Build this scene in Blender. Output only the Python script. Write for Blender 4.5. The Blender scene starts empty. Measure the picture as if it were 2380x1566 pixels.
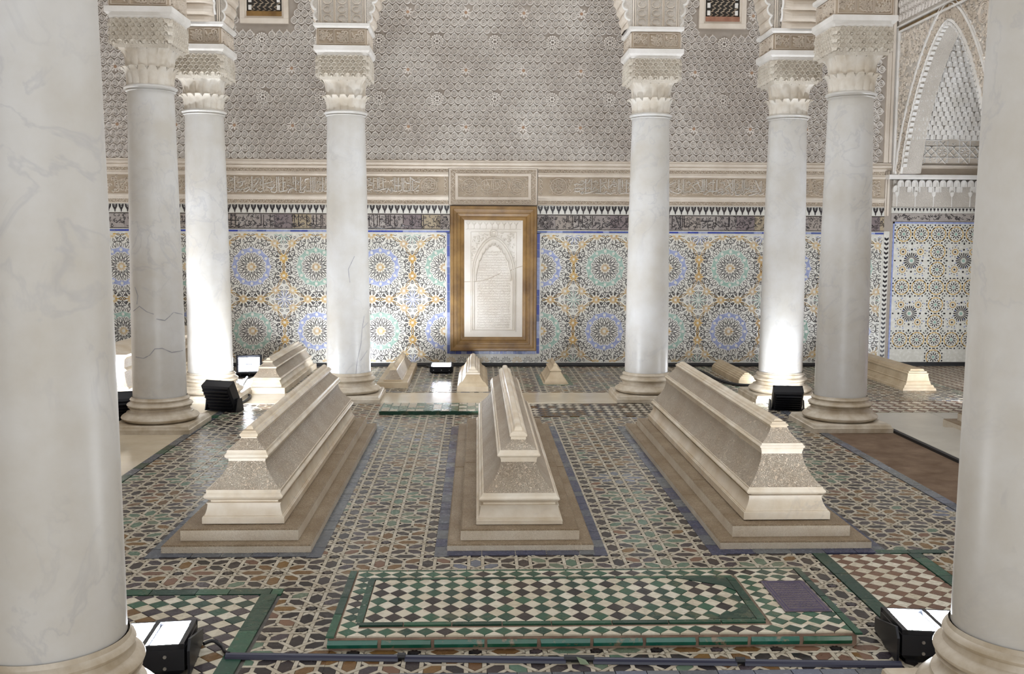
import bpy, math, random
from math import sin, cos, pi, radians, sqrt, atan2, hypot, floor as ffloor
from mathutils import Vector, Matrix
random.seed(11)
scene = bpy.context.scene
COL = scene.collection

# ---------------------------------------------------------------- camera
CAM_H = 1.4
F_PX, PITCH, YAW, ROLL = 2334.0, radians(5.58), radians(2.0), radians(0.25)
fwd = Vector((sin(YAW) * cos(PITCH), cos(YAW) * cos(PITCH), -sin(PITCH)))
rgt = Vector((cos(YAW), -sin(YAW), 0))
upv = rgt.cross(fwd)
rg2 = rgt * cos(ROLL) + upv * sin(ROLL)
up2 = upv * cos(ROLL) - rgt * sin(ROLL)
cam_d = bpy.data.cameras.new('camera')
cam_d.sensor_width = 36.0
cam_d.lens = 36.0 * F_PX / 2380.0
cam_d.clip_start = 0.05
cam = bpy.data.objects.new('camera', cam_d)
COL.objects.link(cam)
cam.matrix_world = Matrix(((rg2.x, up2.x, -fwd.x, 0), (rg2.y, up2.y, -fwd.y, 0), (rg2.z, up2.z, -fwd.z, CAM_H), (0, 0, 0, 1)))
scene.camera = cam

# ---------------------------------------------------------------- light and exposure
world = bpy.data.worlds.new('daylight')
scene.world = world
world.use_nodes = True
wb = world.node_tree.nodes['Background']
wb.inputs['Color'].default_value = (0.97, 0.985, 1.0, 1)
wb.inputs['Strength'].default_value = 1.36
LED_MAIN = 90.0      # radiance of the lit floodlight panels
scene.view_settings.view_transform = 'Standard'
scene.view_settings.look = 'None'
scene.view_settings.gamma = 1.0
scene.view_settings.use_curve_mapping = False
scene.view_settings.exposure = 0.55

try:
    scene.cycles.max_bounces = 6
    scene.cycles.diffuse_bounces = 4
    scene.cycles.glossy_bounces = 3
except Exception:
    pass

# ---------------------------------------------------------------- helpers
def setp(o, label=None, cat=None, group=None, kind=None):
    if label: o['label'] = label
    if cat: o['category'] = cat
    if group: o['group'] = group
    if kind: o['kind'] = kind
    return o

def empty(name, loc=(0, 0, 0), rz=0, **k):
    o = bpy.data.objects.new(name, None)
    o.location = loc
    o.rotation_euler = (0, 0, rz)
    o.empty_display_size = 0.1
    COL.objects.link(o)
    return setp(o, **k)

class MB:
    def __init__(s):
        s.v = []; s.f = []; s.m = []
    def add(s, pts, faces, mat=0):
        b = len(s.v)
        s.v.extend(pts)
        for f in faces:
            s.f.append([b + i for i in f]); s.m.append(mat)
    def poly(s, pts, mat=0):
        s.add(pts, [range(len(pts))], mat)
    def box(s, x0, x1, y0, y1, z0, z1, mat=0):
        p = [(x0, y0, z0), (x1, y0, z0), (x1, y1, z0), (x0, y1, z0), (x0, y0, z1), (x1, y0, z1), (x1, y1, z1), (x0, y1, z1)]
        s.add(p, [(0, 3, 2, 1), (4, 5, 6, 7), (0, 1, 5, 4), (1, 2, 6, 5), (2, 3, 7, 6), (3, 0, 4, 7)], mat)
    def prism(s, pts, d0, d1, fr, mat=0, inset=0.0):
        """pts 2D polygon, raised from d0 to d1 in frame fr(u,v,d); the face may be a little smaller than the foot"""
        n = len(pts)
        if inset:
            cx = sum(p[0] for p in pts) / n; cy = sum(p[1] for p in pts) / n
            top = [(p[0] + (cx - p[0]) * inset, p[1] + (cy - p[1]) * inset) for p in pts]
        else:
            top = pts
        b = len(s.v)
        s.v.extend(fr(u, v, d1) for u, v in top)
        s.v.extend(fr(u, v, d0) for u, v in pts)
        s.f.append([b + i for i in range(n)]); s.m.append(mat)
        for i in range(n):
            j = (i + 1) % n
            s.f.append([b + i, b + n + i, b + n + j, b + j]); s.m.append(mat)
    def ribbon(s, pts, w, h, fr, mat=0, closed=False, ridge=True, d0=0.0):
        """raised strip along a polyline: ridged (two slopes) or flat-topped"""
        n = len(pts)
        if n < 2: return
        L = []; R = []
        for i in range(n):
            if closed:
                a = pts[i - 1]; c = pts[(i + 1) % n]
            else:
                a = pts[max(i - 1, 0)]; c = pts[min(i + 1, n - 1)]
            dx = c[0] - a[0]; dy = c[1] - a[1]
            l = hypot(dx, dy) or 1e-9
            nx, ny = -dy / l * w / 2, dx / l * w / 2
            p = pts[i]
            L.append((p[0] + nx, p[1] + ny)); R.append((p[0] - nx, p[1] - ny))
        b = len(s.v)
        if ridge:
            for i in range(n):
                s.v.extend((fr(*L[i], d0), fr(*pts[i], d0 + h), fr(*R[i], d0)))
            m = n if closed else n - 1
            for i in range(m):
                q = b + 3 * i; r = b + 3 * ((i + 1) % n)
                s.f.append([q, r, r + 1, q + 1]); s.m.append(mat)
                s.f.append([q + 1, r + 1, r + 2, q + 2]); s.m.append(mat)
        else:
            for i in range(n):
                s.v.extend((fr(*L[i], d0), fr(*L[i], d0 + h), fr(*R[i], d0 + h), fr(*R[i], d0)))
            m = n if closed else n - 1
            for i in range(m):
                q = b + 4 * i; r = b + 4 * ((i + 1) % n)
                for k in range(3):
                    s.f.append([q + k, r + k, r + k + 1, q + k + 1]); s.m.append(mat)
    def lathe(s, prof, n=40, c=(0, 0), mat=0, rf=None, cap=False):
        b = len(s.v)
        for k, (r, z) in enumerate(prof):
            for i in range(n):
                a = 2 * pi * i / n
                rr, zz = (r, z) if rf is None else rf(a, r, z, k)
                s.v.append((c[0] + rr * cos(a), c[1] + rr * sin(a), zz))
        for k in range(len(prof) - 1):
            for i in range(n):
                j = (i + 1) % n
                s.f.append([b + k * n + i, b + k * n + j, b + (k + 1) * n + j, b + (k + 1) * n + i]); s.m.append(mat)
        if cap:
            t = b + (len(prof) - 1) * n
            s.f.append([t + i for i in range(n)]); s.m.append(mat)
    def rects(s, levels, mat=0, cap=True, bottom=False):
        """stack of rectangles (x0,x1,y0,y1,z) joined by faces"""
        b = len(s.v)
        for x0, x1, y0, y1, z in levels:
            s.v.extend(((x0, y0, z), (x1, y0, z), (x1, y1, z), (x0, y1, z)))
        for k in range(len(levels) - 1):
            for i in range(4):
                j = (i + 1) % 4
                s.f.append([b + 4 * k + i, b + 4 * k + j, b + 4 * k + 4 + j, b + 4 * k + 4 + i]); s.m.append(mat)
        if cap:
            t = b + 4 * (len(levels) - 1)
            s.f.append([t, t + 1, t + 2, t + 3]); s.m.append(mat)
        if bottom:
            s.f.append([b + 3, b + 2, b + 1, b]); s.m.append(mat)
    def tube(s, pts, r, n=8, mat=0):
        b = len(s.v)
        P = [Vector(p) for p in pts]
        for i, p in enumerate(P):
            t = (P[min(i + 1, len(P) - 1)] - P[max(i - 1, 0)]).normalized()
            a = t.cross(Vector((0, 0, 1)))
            if a.length < 1e-4: a = Vector((1, 0, 0))
            a.normalize(); c = t.cross(a)
            for k in range(n):
                q = p + a * (r * cos(2 * pi * k / n)) + c * (r * sin(2 * pi * k / n))
                s.v.append(tuple(q))
        for i in range(len(P) - 1):
            for k in range(n):
                j = (k + 1) % n
                s.f.append([b + i * n + k, b + i * n + j, b + (i + 1) * n + j, b + (i + 1) * n + k]); s.m.append(mat)
        s.f.append([b + k for k in range(n)]); s.m.append(mat)
        e = b + (len(P) - 1) * n
        s.f.append([e + k for k in range(n)]); s.m.append(mat)
    def mesh(s, name, mats, smooth=False):
        me = bpy.data.meshes.new(name)
        me.from_pydata([tuple(p) for p in s.v], [], s.f)
        if not isinstance(mats, (list, tuple)): mats = [mats]
        for m in mats: me.materials.append(m)
        if len(mats) > 1: me.polygons.foreach_set('material_index', s.m)
        if smooth: me.polygons.foreach_set('use_smooth', [True] * len(s.f))
        me.update()
        return me
    def build(s, name, mats, parent=None, smooth=False, loc=None, **k):
        return link(name, s.mesh(name, mats, smooth), parent, loc, **k)

def link(name, me, parent=None, loc=None, rz=None, **k):
    o = bpy.data.objects.new(name, me)
    if parent is not None: o.parent = parent
    if loc is not None: o.location = loc
    if rz is not None: o.rotation_euler = (0, 0, rz)
    COL.objects.link(o)
    return setp(o, **k)

def autosmooth(o, ang=40):
    me = o.data
    me.polygons.foreach_set('use_smooth', [True] * len(me.polygons))
    try:
        me.set_sharp_from_angle(angle=radians(ang))
    except Exception:
        pass
    return o

def clip(pts, x0, x1, y0, y1):
    for ax, lim, sg in ((0, x0, 1), (0, x1, -1), (1, y0, 1), (1, y1, -1)):
        out = []
        n = len(pts)
        for i in range(n):
            a, b = pts[i], pts[(i + 1) % n]
            ia = (a[ax] - lim) * sg >= 0; ib = (b[ax] - lim) * sg >= 0
            if ia: out.append(a)
            if ia != ib:
                t = (lim - a[ax]) / (b[ax] - a[ax])
                out.append((a[0] + (b[0] - a[0]) * t, a[1] + (b[1] - a[1]) * t))
        pts = out
        if len(pts) < 3: return []
    return pts

def area(p):
    return abs(sum(p[i][0] * p[(i + 1) % len(p)][1] - p[(i + 1) % len(p)][0] * p[i][1] for i in range(len(p)))) / 2

YW, XR, XL = 11.04, 4.57, -4.2
def FR_BACK(u, v, d): return (u, YW - d, v)
def FR_RIGHT(u, v, d): return (XR - d, u, v)
def FR_FLOOR(u, v, d): return (u, v, d)

# ---------------------------------------------------------------- materials
def nodes(name):
    m = bpy.data.materials.new(name); m.use_nodes = True
    nt = m.node_tree
    return m, nt, nt.nodes['Principled BSDF']
def N(nt, t, **inp):
    n = nt.nodes.new(t)
    for k, v in inp.items():
        k2 = k.replace('_', ' ')
        if k2 in n.inputs: n.inputs[k2].default_value = v
        else: setattr(n, k, v)
    return n
def mixc(nt, fac, a, b, mode='MIX'):
    n = nt.nodes.new('ShaderNodeMix'); n.data_type = 'RGBA'; n.blend_type = mode
    for sock, val in ((n.inputs[0], fac), (n.inputs[6], a), (n.inputs[7], b)):
        if hasattr(val, 'is_linked') or hasattr(val, 'links'): nt.links.new(val, sock)
        elif isinstance(val, (int, float)): sock.default_value = val
        else: sock.default_value = (*val[:3], 1)
    return n.outputs[2]
def ramp(nt, src, stops):
    n = nt.nodes.new('ShaderNodeValToRGB')
    e = n.color_ramp.elements
    while len(e) < len(stops): e.new(0.5)
    for i, (p, c) in enumerate(stops):
        e[i].position = p
        e[i].color = (*c, 1) if not isinstance(c, (int, float)) else (c, c, c, 1)
    nt.links.new(src, n.inputs[0])
    return n.outputs[0]
def bump(nt, src, strength, dist, prev=None):
    n = N(nt, 'ShaderNodeBump', Strength=strength, Distance=dist)
    nt.links.new(src, n.inputs['Height'])
    if prev is not None: nt.links.new(prev, n.inputs['Normal'])
    return n.outputs[0]
def coords(nt, scale=(1, 1, 1)):
    tc = nt.nodes.new('ShaderNodeTexCoord')
    geo = nt.nodes.new('ShaderNodeNewGeometry')
    mp = nt.nodes.new('ShaderNodeMapping'); mp.inputs['Scale'].default_value = scale
    nt.links.new(geo.outputs['Position'], mp.inputs[0])
    return mp.outputs[0]

def stone(name, c1, c2, vein=None, vein_amt=0.0, scale=3.0, rough=0.45, carve=0.0, carve_scale=60.0, dirt_shade=None, dirt_shade_amt=0.0, pit=0.15, stain_lo=0.35, stain_hi=0.7, spec=0.5, aniso=(1, 1, 1)):
    m, nt, b = nodes(name)
    co = coords(nt, aniso)
    n1 = N(nt, 'ShaderNodeTexNoise', Scale=scale, Detail=6.0, Roughness=0.6); nt.links.new(co, n1.inputs['Vector'])
    colr = ramp(nt, n1.outputs[0], [(stain_lo, c1), (stain_hi, c2)])
    nrm = None
    if vein is not None:
        n2 = N(nt, 'ShaderNodeTexNoise', Scale=3.8, Detail=5.0, Roughness=0.56, Distortion=0.7); nt.links.new(co, n2.inputs['Vector'])
        v1 = ramp(nt, n2.outputs[0], [(0.468, 0.0), (0.498, 1.0), (0.524, 0.0)])
        n3 = N(nt, 'ShaderNodeTexNoise', Scale=1.6, Detail=3.0); nt.links.new(co, n3.inputs['Vector'])
        v2 = ramp(nt, n3.outputs[0], [(0.40, 0.0), (0.60, 1.0)])
        mul = N(nt, 'ShaderNodeMath', operation='MULTIPLY'); nt.links.new(v1, mul.inputs[0]); nt.links.new(v2, mul.inputs[1])
        ms = N(nt, 'ShaderNodeMath', operation='MULTIPLY'); nt.links.new(mul.outputs[0], ms.inputs[0]); ms.inputs[1].default_value = vein_amt
        colr = mixc(nt, ms.outputs[0], colr, vein)
    if carve > 0:
        d = N(nt, 'ShaderNodeTexNoise', Scale=carve_scale * 0.35, Detail=1.0); nt.links.new(co, d.inputs['Vector'])
        add = nt.nodes.new('ShaderNodeVectorMath'); add.operation = 'MULTIPLY_ADD'
        nt.links.new(d.outputs['Color'], add.inputs[0]); add.inputs[1].default_value = (0.05,) * 3; nt.links.new(co, add.inputs[2])
        vo = N(nt, 'ShaderNodeTexVoronoi', Scale=carve_scale); vo.feature = 'DISTANCE_TO_EDGE'; nt.links.new(add.outputs[0], vo.inputs['Vector'])
        ns = N(nt, 'ShaderNodeTexNoise', Scale=carve_scale * 0.9, Detail=2.0, Distortion=1.6); nt.links.new(co, ns.inputs['Vector'])
        r1 = ramp(nt, ns.outputs[0], [(0.40, 0.0), (0.50, 1.0), (0.56, 1.0), (0.66, 0.15)])
        r2 = ramp(nt, vo.outputs['Distance'], [(0.0, 0.0), (0.09, 1.0)])
        mx = N(nt, 'ShaderNodeMath', operation='MULTIPLY'); nt.links.new(r1, mx.inputs[0]); nt.links.new(r2, mx.inputs[1])
        if dirt_shade is not None:
            inv = N(nt, 'ShaderNodeMath', operation='SUBTRACT'); inv.inputs[0].default_value = 1.0; nt.links.new(mx.outputs[0], inv.inputs[1])
            m2 = N(nt, 'ShaderNodeMath', operation='MULTIPLY'); nt.links.new(inv.outputs[0], m2.inputs[0]); m2.inputs[1].default_value = dirt_shade_amt
            colr = mixc(nt, m2.outputs[0], colr, dirt_shade)  # hollows of the carving tinted: patina dirt plus recess shade painted into the colour
        nrm = bump(nt, mx.outputs[0], carve, 0.012)
    fine = N(nt, 'ShaderNodeTexNoise', Scale=90.0, Detail=4.0); nt.links.new(co, fine.inputs['Vector'])
    nrm = bump(nt, fine.outputs[0], pit, 0.004, nrm)
    nt.links.new(nrm, b.inputs['Normal'])
    nt.links.new(colr, b.inputs['Base Color'])
    b.inputs['Roughness'].default_value = rough
    b.inputs['Specular IOR Level'].default_value = spec
    return m

def glaze(name, c1, c2=None, rough=0.22, var=0.35, bumpy=0.25, wear=None, wear_amt=0.5, spec=0.5):
    """glazed tile: every piece a little lighter or darker than the next"""
    m, nt, b = nodes(name)
    geo = nt.nodes.new('ShaderNodeNewGeometry'); oi = nt.nodes.new('ShaderNodeObjectInfo')
    ad = N(nt, 'ShaderNodeMath', operation='ADD'); nt.links.new(geo.outputs['Random Per Island'], ad.inputs[0]); nt.links.new(oi.outputs['Random'], ad.inputs[1])
    fr = N(nt, 'ShaderNodeMath', operation='FRACT'); nt.links.new(ad.outputs[0], fr.inputs[0])
    c2 = c2 or tuple(x * (1 - var) for x in c1)
    colr = mixc(nt, fr.outputs[0], c1, c2)
    co = coords(nt)
    n1 = N(nt, 'ShaderNodeTexNoise', Scale=28.0, Detail=5.0); nt.links.new(co, n1.inputs['Vector'])
    colr = mixc(nt, 0.35, colr, ramp(nt, n1.outputs[0], [(0.3, 0.35), (0.7, 0.65)]), 'OVERLAY')
    if wear is not None:
        n2 = N(nt, 'ShaderNodeTexNoise', Scale=9.0, Detail=6.0, Roughness=0.7); nt.links.new(co, n2.inputs['Vector'])
        w = ramp(nt, n2.outputs[0], [(0.56, 0.0), (0.62, wear_amt)])
        colr = mixc(nt, w, colr, wear)
    nt.links.new(colr, b.inputs['Base Color'])
    n3 = N(nt, 'ShaderNodeTexNoise', Scale=14.0, Detail=3.0); nt.links.new(co, n3.inputs['Vector'])
    nt.links.new(bump(nt, n3.outputs[0], bumpy, 0.01), b.inputs['Normal'])
    rr = ramp(nt, n1.outputs[0], [(0.3, rough * 0.75), (0.75, min(1, rough * 1.6))])
    nt.links.new(rr, b.inputs['Roughness'])
    b.inputs['Specular IOR Level'].default_value = spec
    return m

def plain(name, c, rough=0.5, metal=0.0, emit=None, estr=0.0):
    m, nt, b = nodes(name)
    b.inputs['Base Color'].default_value = (*c, 1)
    b.inputs['Roughness'].default_value = rough
    b.inputs['Metallic'].default_value = metal
    if emit:
        b.inputs['Emission Color'].default_value = (*emit, 1)
        b.inputs['Emission Strength'].default_value = estr
    return m

MARBLE = stone('white_marble', (0.56, 0.53, 0.475), (0.69, 0.69, 0.685), vein=(0.34, 0.35, 0.40), vein_amt=0.26, scale=2.2, rough=0.36, pit=0.05)
MARBLE_CAP = stone('capital_marble', (0.62, 0.55, 0.45), (0.79, 0.76, 0.70), scale=6, rough=0.55, pit=0.2)
MARBLE_BASE = stone('column_base_marble', (0.42, 0.34, 0.235), (0.70, 0.64, 0.545), scale=7, rough=0.4, pit=0.15)
CARVED_CAP = stone('carved_capital_stucco', (0.66, 0.60, 0.51), (0.80, 0.755, 0.67), scale=8, rough=0.7, carve=0.35, carve_scale=70, dirt_shade=(0.40, 0.32, 0.22), dirt_shade_amt=0.2)
TOMB = stone('tomb_marble', (0.63, 0.52, 0.375), (0.83, 0.76, 0.645), vein=(0.42, 0.38, 0.34), vein_amt=0.4, scale=4.5, rough=0.38, pit=0.08)
TOMB_CARVED = stone('tomb_marble_carved', (0.68, 0.56, 0.425), (0.84, 0.755, 0.625), scale=4.0, rough=0.5, carve=0.85, carve_scale=92, dirt_shade=(0.36, 0.23, 0.125), dirt_shade_amt=0.4)
PLINTH = stone('tomb_plinth_carved', (0.72, 0.63, 0.50), (0.87, 0.81, 0.70), scale=5.0, rough=0.5, carve=0.45, carve_scale=90, dirt_shade=(0.42, 0.30, 0.18), dirt_shade_amt=0.25)
PLINTH_TOP = stone('tomb_plinth_dark_top', (0.36, 0.26, 0.155), (0.52, 0.41, 0.28), scale=5.0, rough=0.5, carve=0.7, carve_scale=80, dirt_shade=(0.12, 0.07, 0.03), dirt_shade_amt=0.5)  # darker brown carved stone for the top faces of the plinths
TOMB_TAN = stone('tan_tomb_stone', (0.46, 0.35, 0.22), (0.64, 0.53, 0.37), scale=6.0, rough=0.5, pit=0.2)
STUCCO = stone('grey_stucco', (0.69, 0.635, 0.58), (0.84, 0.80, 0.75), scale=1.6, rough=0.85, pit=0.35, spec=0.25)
STUCCO_BG = stone('stucco_ground', (0.33, 0.285, 0.24), (0.45, 0.40, 0.35), scale=1.8, rough=0.9, pit=0.35, spec=0.2)  # darker than the shells: shade of their gaps painted into the ground
STUCCO_WARM = stone('warm_stucco', (0.60, 0.52, 0.43), (0.76, 0.69, 0.60), scale=2.5, rough=0.8, pit=0.2, spec=0.25)
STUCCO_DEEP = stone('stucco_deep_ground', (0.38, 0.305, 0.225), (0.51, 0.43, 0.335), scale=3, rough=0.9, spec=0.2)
STUCCO_CARVED = stone('carved_stucco', (0.60, 0.55, 0.485), (0.76, 0.71, 0.645), scale=2.5, rough=0.85, carve=0.5, carve_scale=48, dirt_shade=(0.38, 0.32, 0.26), dirt_shade_amt=0.25, spec=0.25)
STUCCO_WHITE = stone('white_plaster', (0.70, 0.67, 0.62), (0.84, 0.82, 0.79), scale=5, rough=0.75, pit=0.15, spec=0.3)
STELE = stone('stele_marble', (0.66, 0.60, 0.52), (0.80, 0.76, 0.70), scale=2.5, rough=0.5, pit=0.1)
STELE_TXT = stone('stele_lettering', (0.64, 0.58, 0.50), (0.78, 0.73, 0.66), scale=2.5, rough=0.55, carve=0.9, carve_scale=75, dirt_shade=(0.42, 0.36, 0.29), dirt_shade_amt=0.35, aniso=(0.6, 1, 1.5))
BEIGE = stone('beige_marble_paving', (0.50, 0.42, 0.30), (0.66, 0.58, 0.45), scale=2.0, rough=0.16, pit=0.03)
GREYSLAB = stone('pale_marble_paving', (0.44, 0.41, 0.35), (0.58, 0.55, 0.48), scale=2.2, rough=0.3, pit=0.05)
EARTH = stone('brown_mortar', (0.13, 0.085, 0.055), (0.24, 0.17, 0.12), scale=5.0, rough=0.95, pit=0.7, spec=0.2)
GROUT = stone('grout', (0.06, 0.052, 0.045), (0.13, 0.115, 0.10), scale=20.0, rough=0.7, pit=0.3)
WOODC = stone('cedar', (0.16, 0.10, 0.06), (0.30, 0.20, 0.12), scale=3.0, rough=0.6, aniso=(1, 8, 1))
GILT = stone('gilt_wood', (0.12, 0.06, 0.018), (0.33, 0.19, 0.06), scale=4.0, rough=0.34, pit=0.15, aniso=(1, 1, 1), stain_lo=0.3, stain_hi=0.66)
RUST = stone('old_red_paint', (0.24, 0.10, 0.06), (0.38, 0.2, 0.13), scale=9.0, rough=0.8)

T_WHITE = glaze('cream_tile', (0.62, 0.58, 0.48), (0.50, 0.44, 0.33), rough=0.25, spec=0.2)
T_STRAP = glaze('cream_strap_tile', (0.50, 0.455, 0.37), (0.38, 0.33, 0.25), rough=0.3, spec=0.2)
T_BLACK = glaze('black_tile', (0.018, 0.016, 0.018), (0.045, 0.034, 0.032), rough=0.2, spec=0.2)
T_PLUM = glaze('plum_tile', (0.038, 0.030, 0.038), (0.07, 0.055, 0.06), rough=0.22, spec=0.2)
T_GREEN = glaze('green_tile', (0.035, 0.105, 0.062), (0.014, 0.042, 0.032), rough=0.2, spec=0.2, wear=(0.16, 0.14, 0.08), wear_amt=0.35)
T_GREENB = glaze('bottle_green_tile', (0.010, 0.085, 0.040), (0.012, 0.12, 0.085), rough=0.14, wear=(0.30, 0.19, 0.12), wear_amt=0.7)
T_MINT = glaze('mint_tile', (0.085, 0.15, 0.105), (0.13, 0.16, 0.11), rough=0.22, spec=0.2)
T_OCHRE = glaze('ochre_tile', (0.18, 0.10, 0.032), (0.13, 0.068, 0.03), rough=0.22, spec=0.2)
T_BLUEG = glaze('slate_blue_tile', (0.12, 0.135, 0.19), (0.15, 0.16, 0.175), rough=0.22, spec=0.2)
T_BLUE = glaze('cobalt_tile', (0.045, 0.07, 0.36), (0.10, 0.14, 0.33), rough=0.2)
T_BLUEF = glaze('navy_floor_tile', (0.040, 0.046, 0.095), (0.065, 0.07, 0.10), rough=0.22, spec=0.2)
T_BORDER = glaze('blue_grey_border_tile', (0.075, 0.085, 0.11), (0.12, 0.128, 0.135), rough=0.22, spec=0.2)
T_RED = glaze('terracotta_tile', (0.19, 0.105, 0.065), (0.14, 0.075, 0.05), rough=0.3, spec=0.2)
T_WALL = glaze('wall_white_tile', (0.70, 0.69, 0.64), (0.64, 0.62, 0.55), rough=0.22, bumpy=0.12)
T_WBLK = glaze('wall_black_line', (0.022, 0.020, 0.024), (0.05, 0.04, 0.04), rough=0.25)
T_WYEL = glaze('wall_amber_line', (0.62, 0.40, 0.10), (0.50, 0.29, 0.08), rough=0.25)
T_WBLU = glaze('wall_blue_line', (0.26, 0.31, 0.56), (0.33, 0.37, 0.57), rough=0.25)
T_WGRN = glaze('wall_green_line', (0.27, 0.44, 0.36), (0.35, 0.48, 0.42), rough=0.25)
T_DARK = [glaze('scraped_tile_%d' % i, c, tuple(x * 0.85 for x in c), rough=0.5) for i, c in enumerate(((0.36, 0.31, 0.27), (0.31, 0.27, 0.25), (0.38, 0.31, 0.21), (0.22, 0.175, 0.175), (0.38, 0.34, 0.31)))]
BLACKM = plain('black_metal', (0.012, 0.013, 0.018), 0.42, 0.3)
BLACKP = plain('black_rubber', (0.012, 0.012, 0.014), 0.55)
NAVYP = plain('navy_conduit', (0.022, 0.024, 0.05), 0.35)
CHROME = plain('screw_steel', (0.55, 0.56, 0.58), 0.3, 1.0)
DARKV = plain('window_dark', (0.03, 0.025, 0.02), 0.8)
def led(name, s): return plain(name, (0.9, 0.9, 0.95), 0.4, 0, (0.88, 0.93, 1.0), s)

# ================================================================ FLOOR
floor = MB()
floor.box(XL - 0.3, 6.1, -1.2, YW + 0.3, -0.3, -0.006)
floor = floor.build('floor', GROUT, kind='structure', label='patterned mosaic and marble floor of the hall', cat='floor')

def cam_dist(p): return hypot(p[0], p[1])

class Tiler:
    """collects tile polygons; the nearest of each kind become objects, the rest one stuff mesh"""
    def __init__(s): s.k = {}
    def add(s, kind, pts, mat, key=None, ctr=None):
        s.k.setdefault(kind, []).append((pts, mat, key, ctr))
    def emit(s, parent, stuff_name, z0=-0.006, z1=0.0, limit=290, inset=0.03, far=None):
        rest = {}
        for kind, L in s.k.items():
            for t in L:
                pass
            L = [(cam_dist((sum(p[0] for p in t[0]) / len(t[0]), sum(p[1] for p in t[0]) / len(t[0]))), t) for t in L]
            L.sort(key=lambda q: q[0])
            cache = {}
            for i, (d, (pts, mat, key, ctr)) in enumerate(L):
                if i < limit and (far is None or d < far):
                    if ctr is None:
                        ctr = (sum(p[0] for p in pts) / len(pts), sum(p[1] for p in pts) / len(pts)); key = None
                    ck = (key, mat.name)
                    me = cache.get(ck) if key is not None else None
                    if me is None:
                        b = MB(); b.prism([(p[0] - ctr[0], p[1] - ctr[1]) for p in pts], z0, z1, FR_FLOOR, 0, inset)
                        me = b.mesh(kind, mat)
                        if key is not None: cache[ck] = me
                    link(kind, me, parent, (ctr[0], ctr[1], random.uniform(-0.0006, 0.0006)))
                else:
                    rest.setdefault(mat.name, (mat, []))[1].append(pts)
        if rest:
            b = MB(); mats = []
            for i, (mat, P) in enumerate(rest.values()):
                mats.append(mat)
                for pts in P: b.prism(pts, z0, z1, FR_FLOOR, i, inset)
            b.build(stuff_name, mats, parent, kind='stuff')

# ---- eight-fold star mosaic
MP, MOX, MOY = 0.2075, -0.42, 4.55
MD, MWD, MJ = 0.145, 0.070, 0.008          # strap offset, width, joint (in units of the period)
def strap_pieces():
    d = MD; q = sqrt(2) * d; segs = []
    for s in (1, -1):
        segs.append(((s * d, -0.5), (s * d, 0.5)))
        segs.append(((-0.5, s * d), (0.5, s * d)))
    segs += [((-0.5, -0.5 + q), (0.5 - q, 0.5)), ((-0.5 + q, -0.5), (0.5, 0.5 - q)),
             ((-0.5, 0.5 - q), (0.5 - q, -0.5)), ((-0.5 + q, 0.5), (0.5, -0.5 + q))]
    segs += [((0.5 - q, 0.5), (0.5 + q, 0.5)), ((0.5, 0.5 - q), (0.5, 0.5 + q))]
    def cross(a, b):
        (x1, y1), (x2, y2) = a; (x3, y3), (x4, y4) = b
        dx, dy, ex, ey = x2 - x1, y2 - y1, x4 - x3, y4 - y3
        den = dx * ey - dy * ex
        if abs(den) < 1e-9: return None
        t = ((x3 - x1) * ey - (y3 - y1) * ex) / den
        u = ((x3 - x1) * dy - (y3 - y1) * dx) / den
        if 0.02 < t < 0.98 and 0.02 < u < 0.98: return t, u
    X = []
    for ia, a in enumerate(segs):
        L = []
        for ib, b in enumerate(segs):
            for ox in (-1, 0, 1):
                for oy in (-1, 0, 1):
                    bb = ((b[0][0] + ox, b[0][1] + oy), (b[1][0] + ox, b[1][1] + oy))
                    c = cross(a, bb)
                    if c: L.append((c[0], ib, (ox, oy), c[1], bb))
        L.sort(key=lambda q: q[0]); X.append(L)
    out = []
    w = MWD / 2
    for ia, a in enumerate(segs):
        cuts = []
        for k, (t, ib, o, u, bb) in enumerate(X[ia]):
            if ia < ib: under = k % 2 == 1
            else:
                kk = [j for j, z in enumerate(X[ib]) if z[1] == ia and z[2] == (-o[0], -o[1]) and abs(z[0] - u) < 1e-6]
                under = (kk[0] % 2 == 0) if kk else False
            if under: cuts.append((t, bb))
        dx, dy = a[1][0] - a[0][0], a[1][1] - a[0][1]; l = hypot(dx, dy); ux, uy = dx / l, dy / l
        def edge(side, bb, sg, t):
            # where this strap's edge meets the near edge of strap bb
            px, py = a[0][0] - uy * w * side, a[0][1] + ux * w * side
            vx, vy = bb[1][0] - bb[0][0], bb[1][1] - bb[0][1]; vl = hypot(vx, vy); vx /= vl; vy /= vl
            nx, ny = -vy, vx
            if (nx * ux + ny * uy) < 0: nx, ny = -nx, -ny
            off = sg * (w + MJ)
            qx, qy = bb[0][0] + nx * off, bb[0][1] + ny * off
            den = ux * vy - uy * vx
            s_ = ((qx - px) * vy - (qy - py) * vx) / den
            return (px + ux * s_, py + uy * s_)
        def endp(side, at):
            px, py = at[0] - uy * w * side, at[1] + ux * w * side
            return (px, py)
        prev = None
        for c in cuts + [None]:
            s0 = [endp(1, a[0]), endp(-1, a[0])] if prev is None else [edge(1, prev[1], 1, 0), edge(-1, prev[1], 1, 0)]
            e0 = [endp(1, a[1]), endp(-1, a[1])] if c is None else [edge(1, c[1], -1, 0), edge(-1, c[1], -1, 0)]
            quad = [s0[0], s0[1], e0[1], e0[0]]
            if (e0[0][0] - s0[0][0]) * ux + (e0[0][1] - s0[0][1]) * uy > 0.01 and (e0[1][0] - s0[1][0]) * ux + (e0[1][1] - s0[1][1]) * uy > 0.01:
                out.append(quad)
            prev = c
    return out
STRAPS = strap_pieces()
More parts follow.
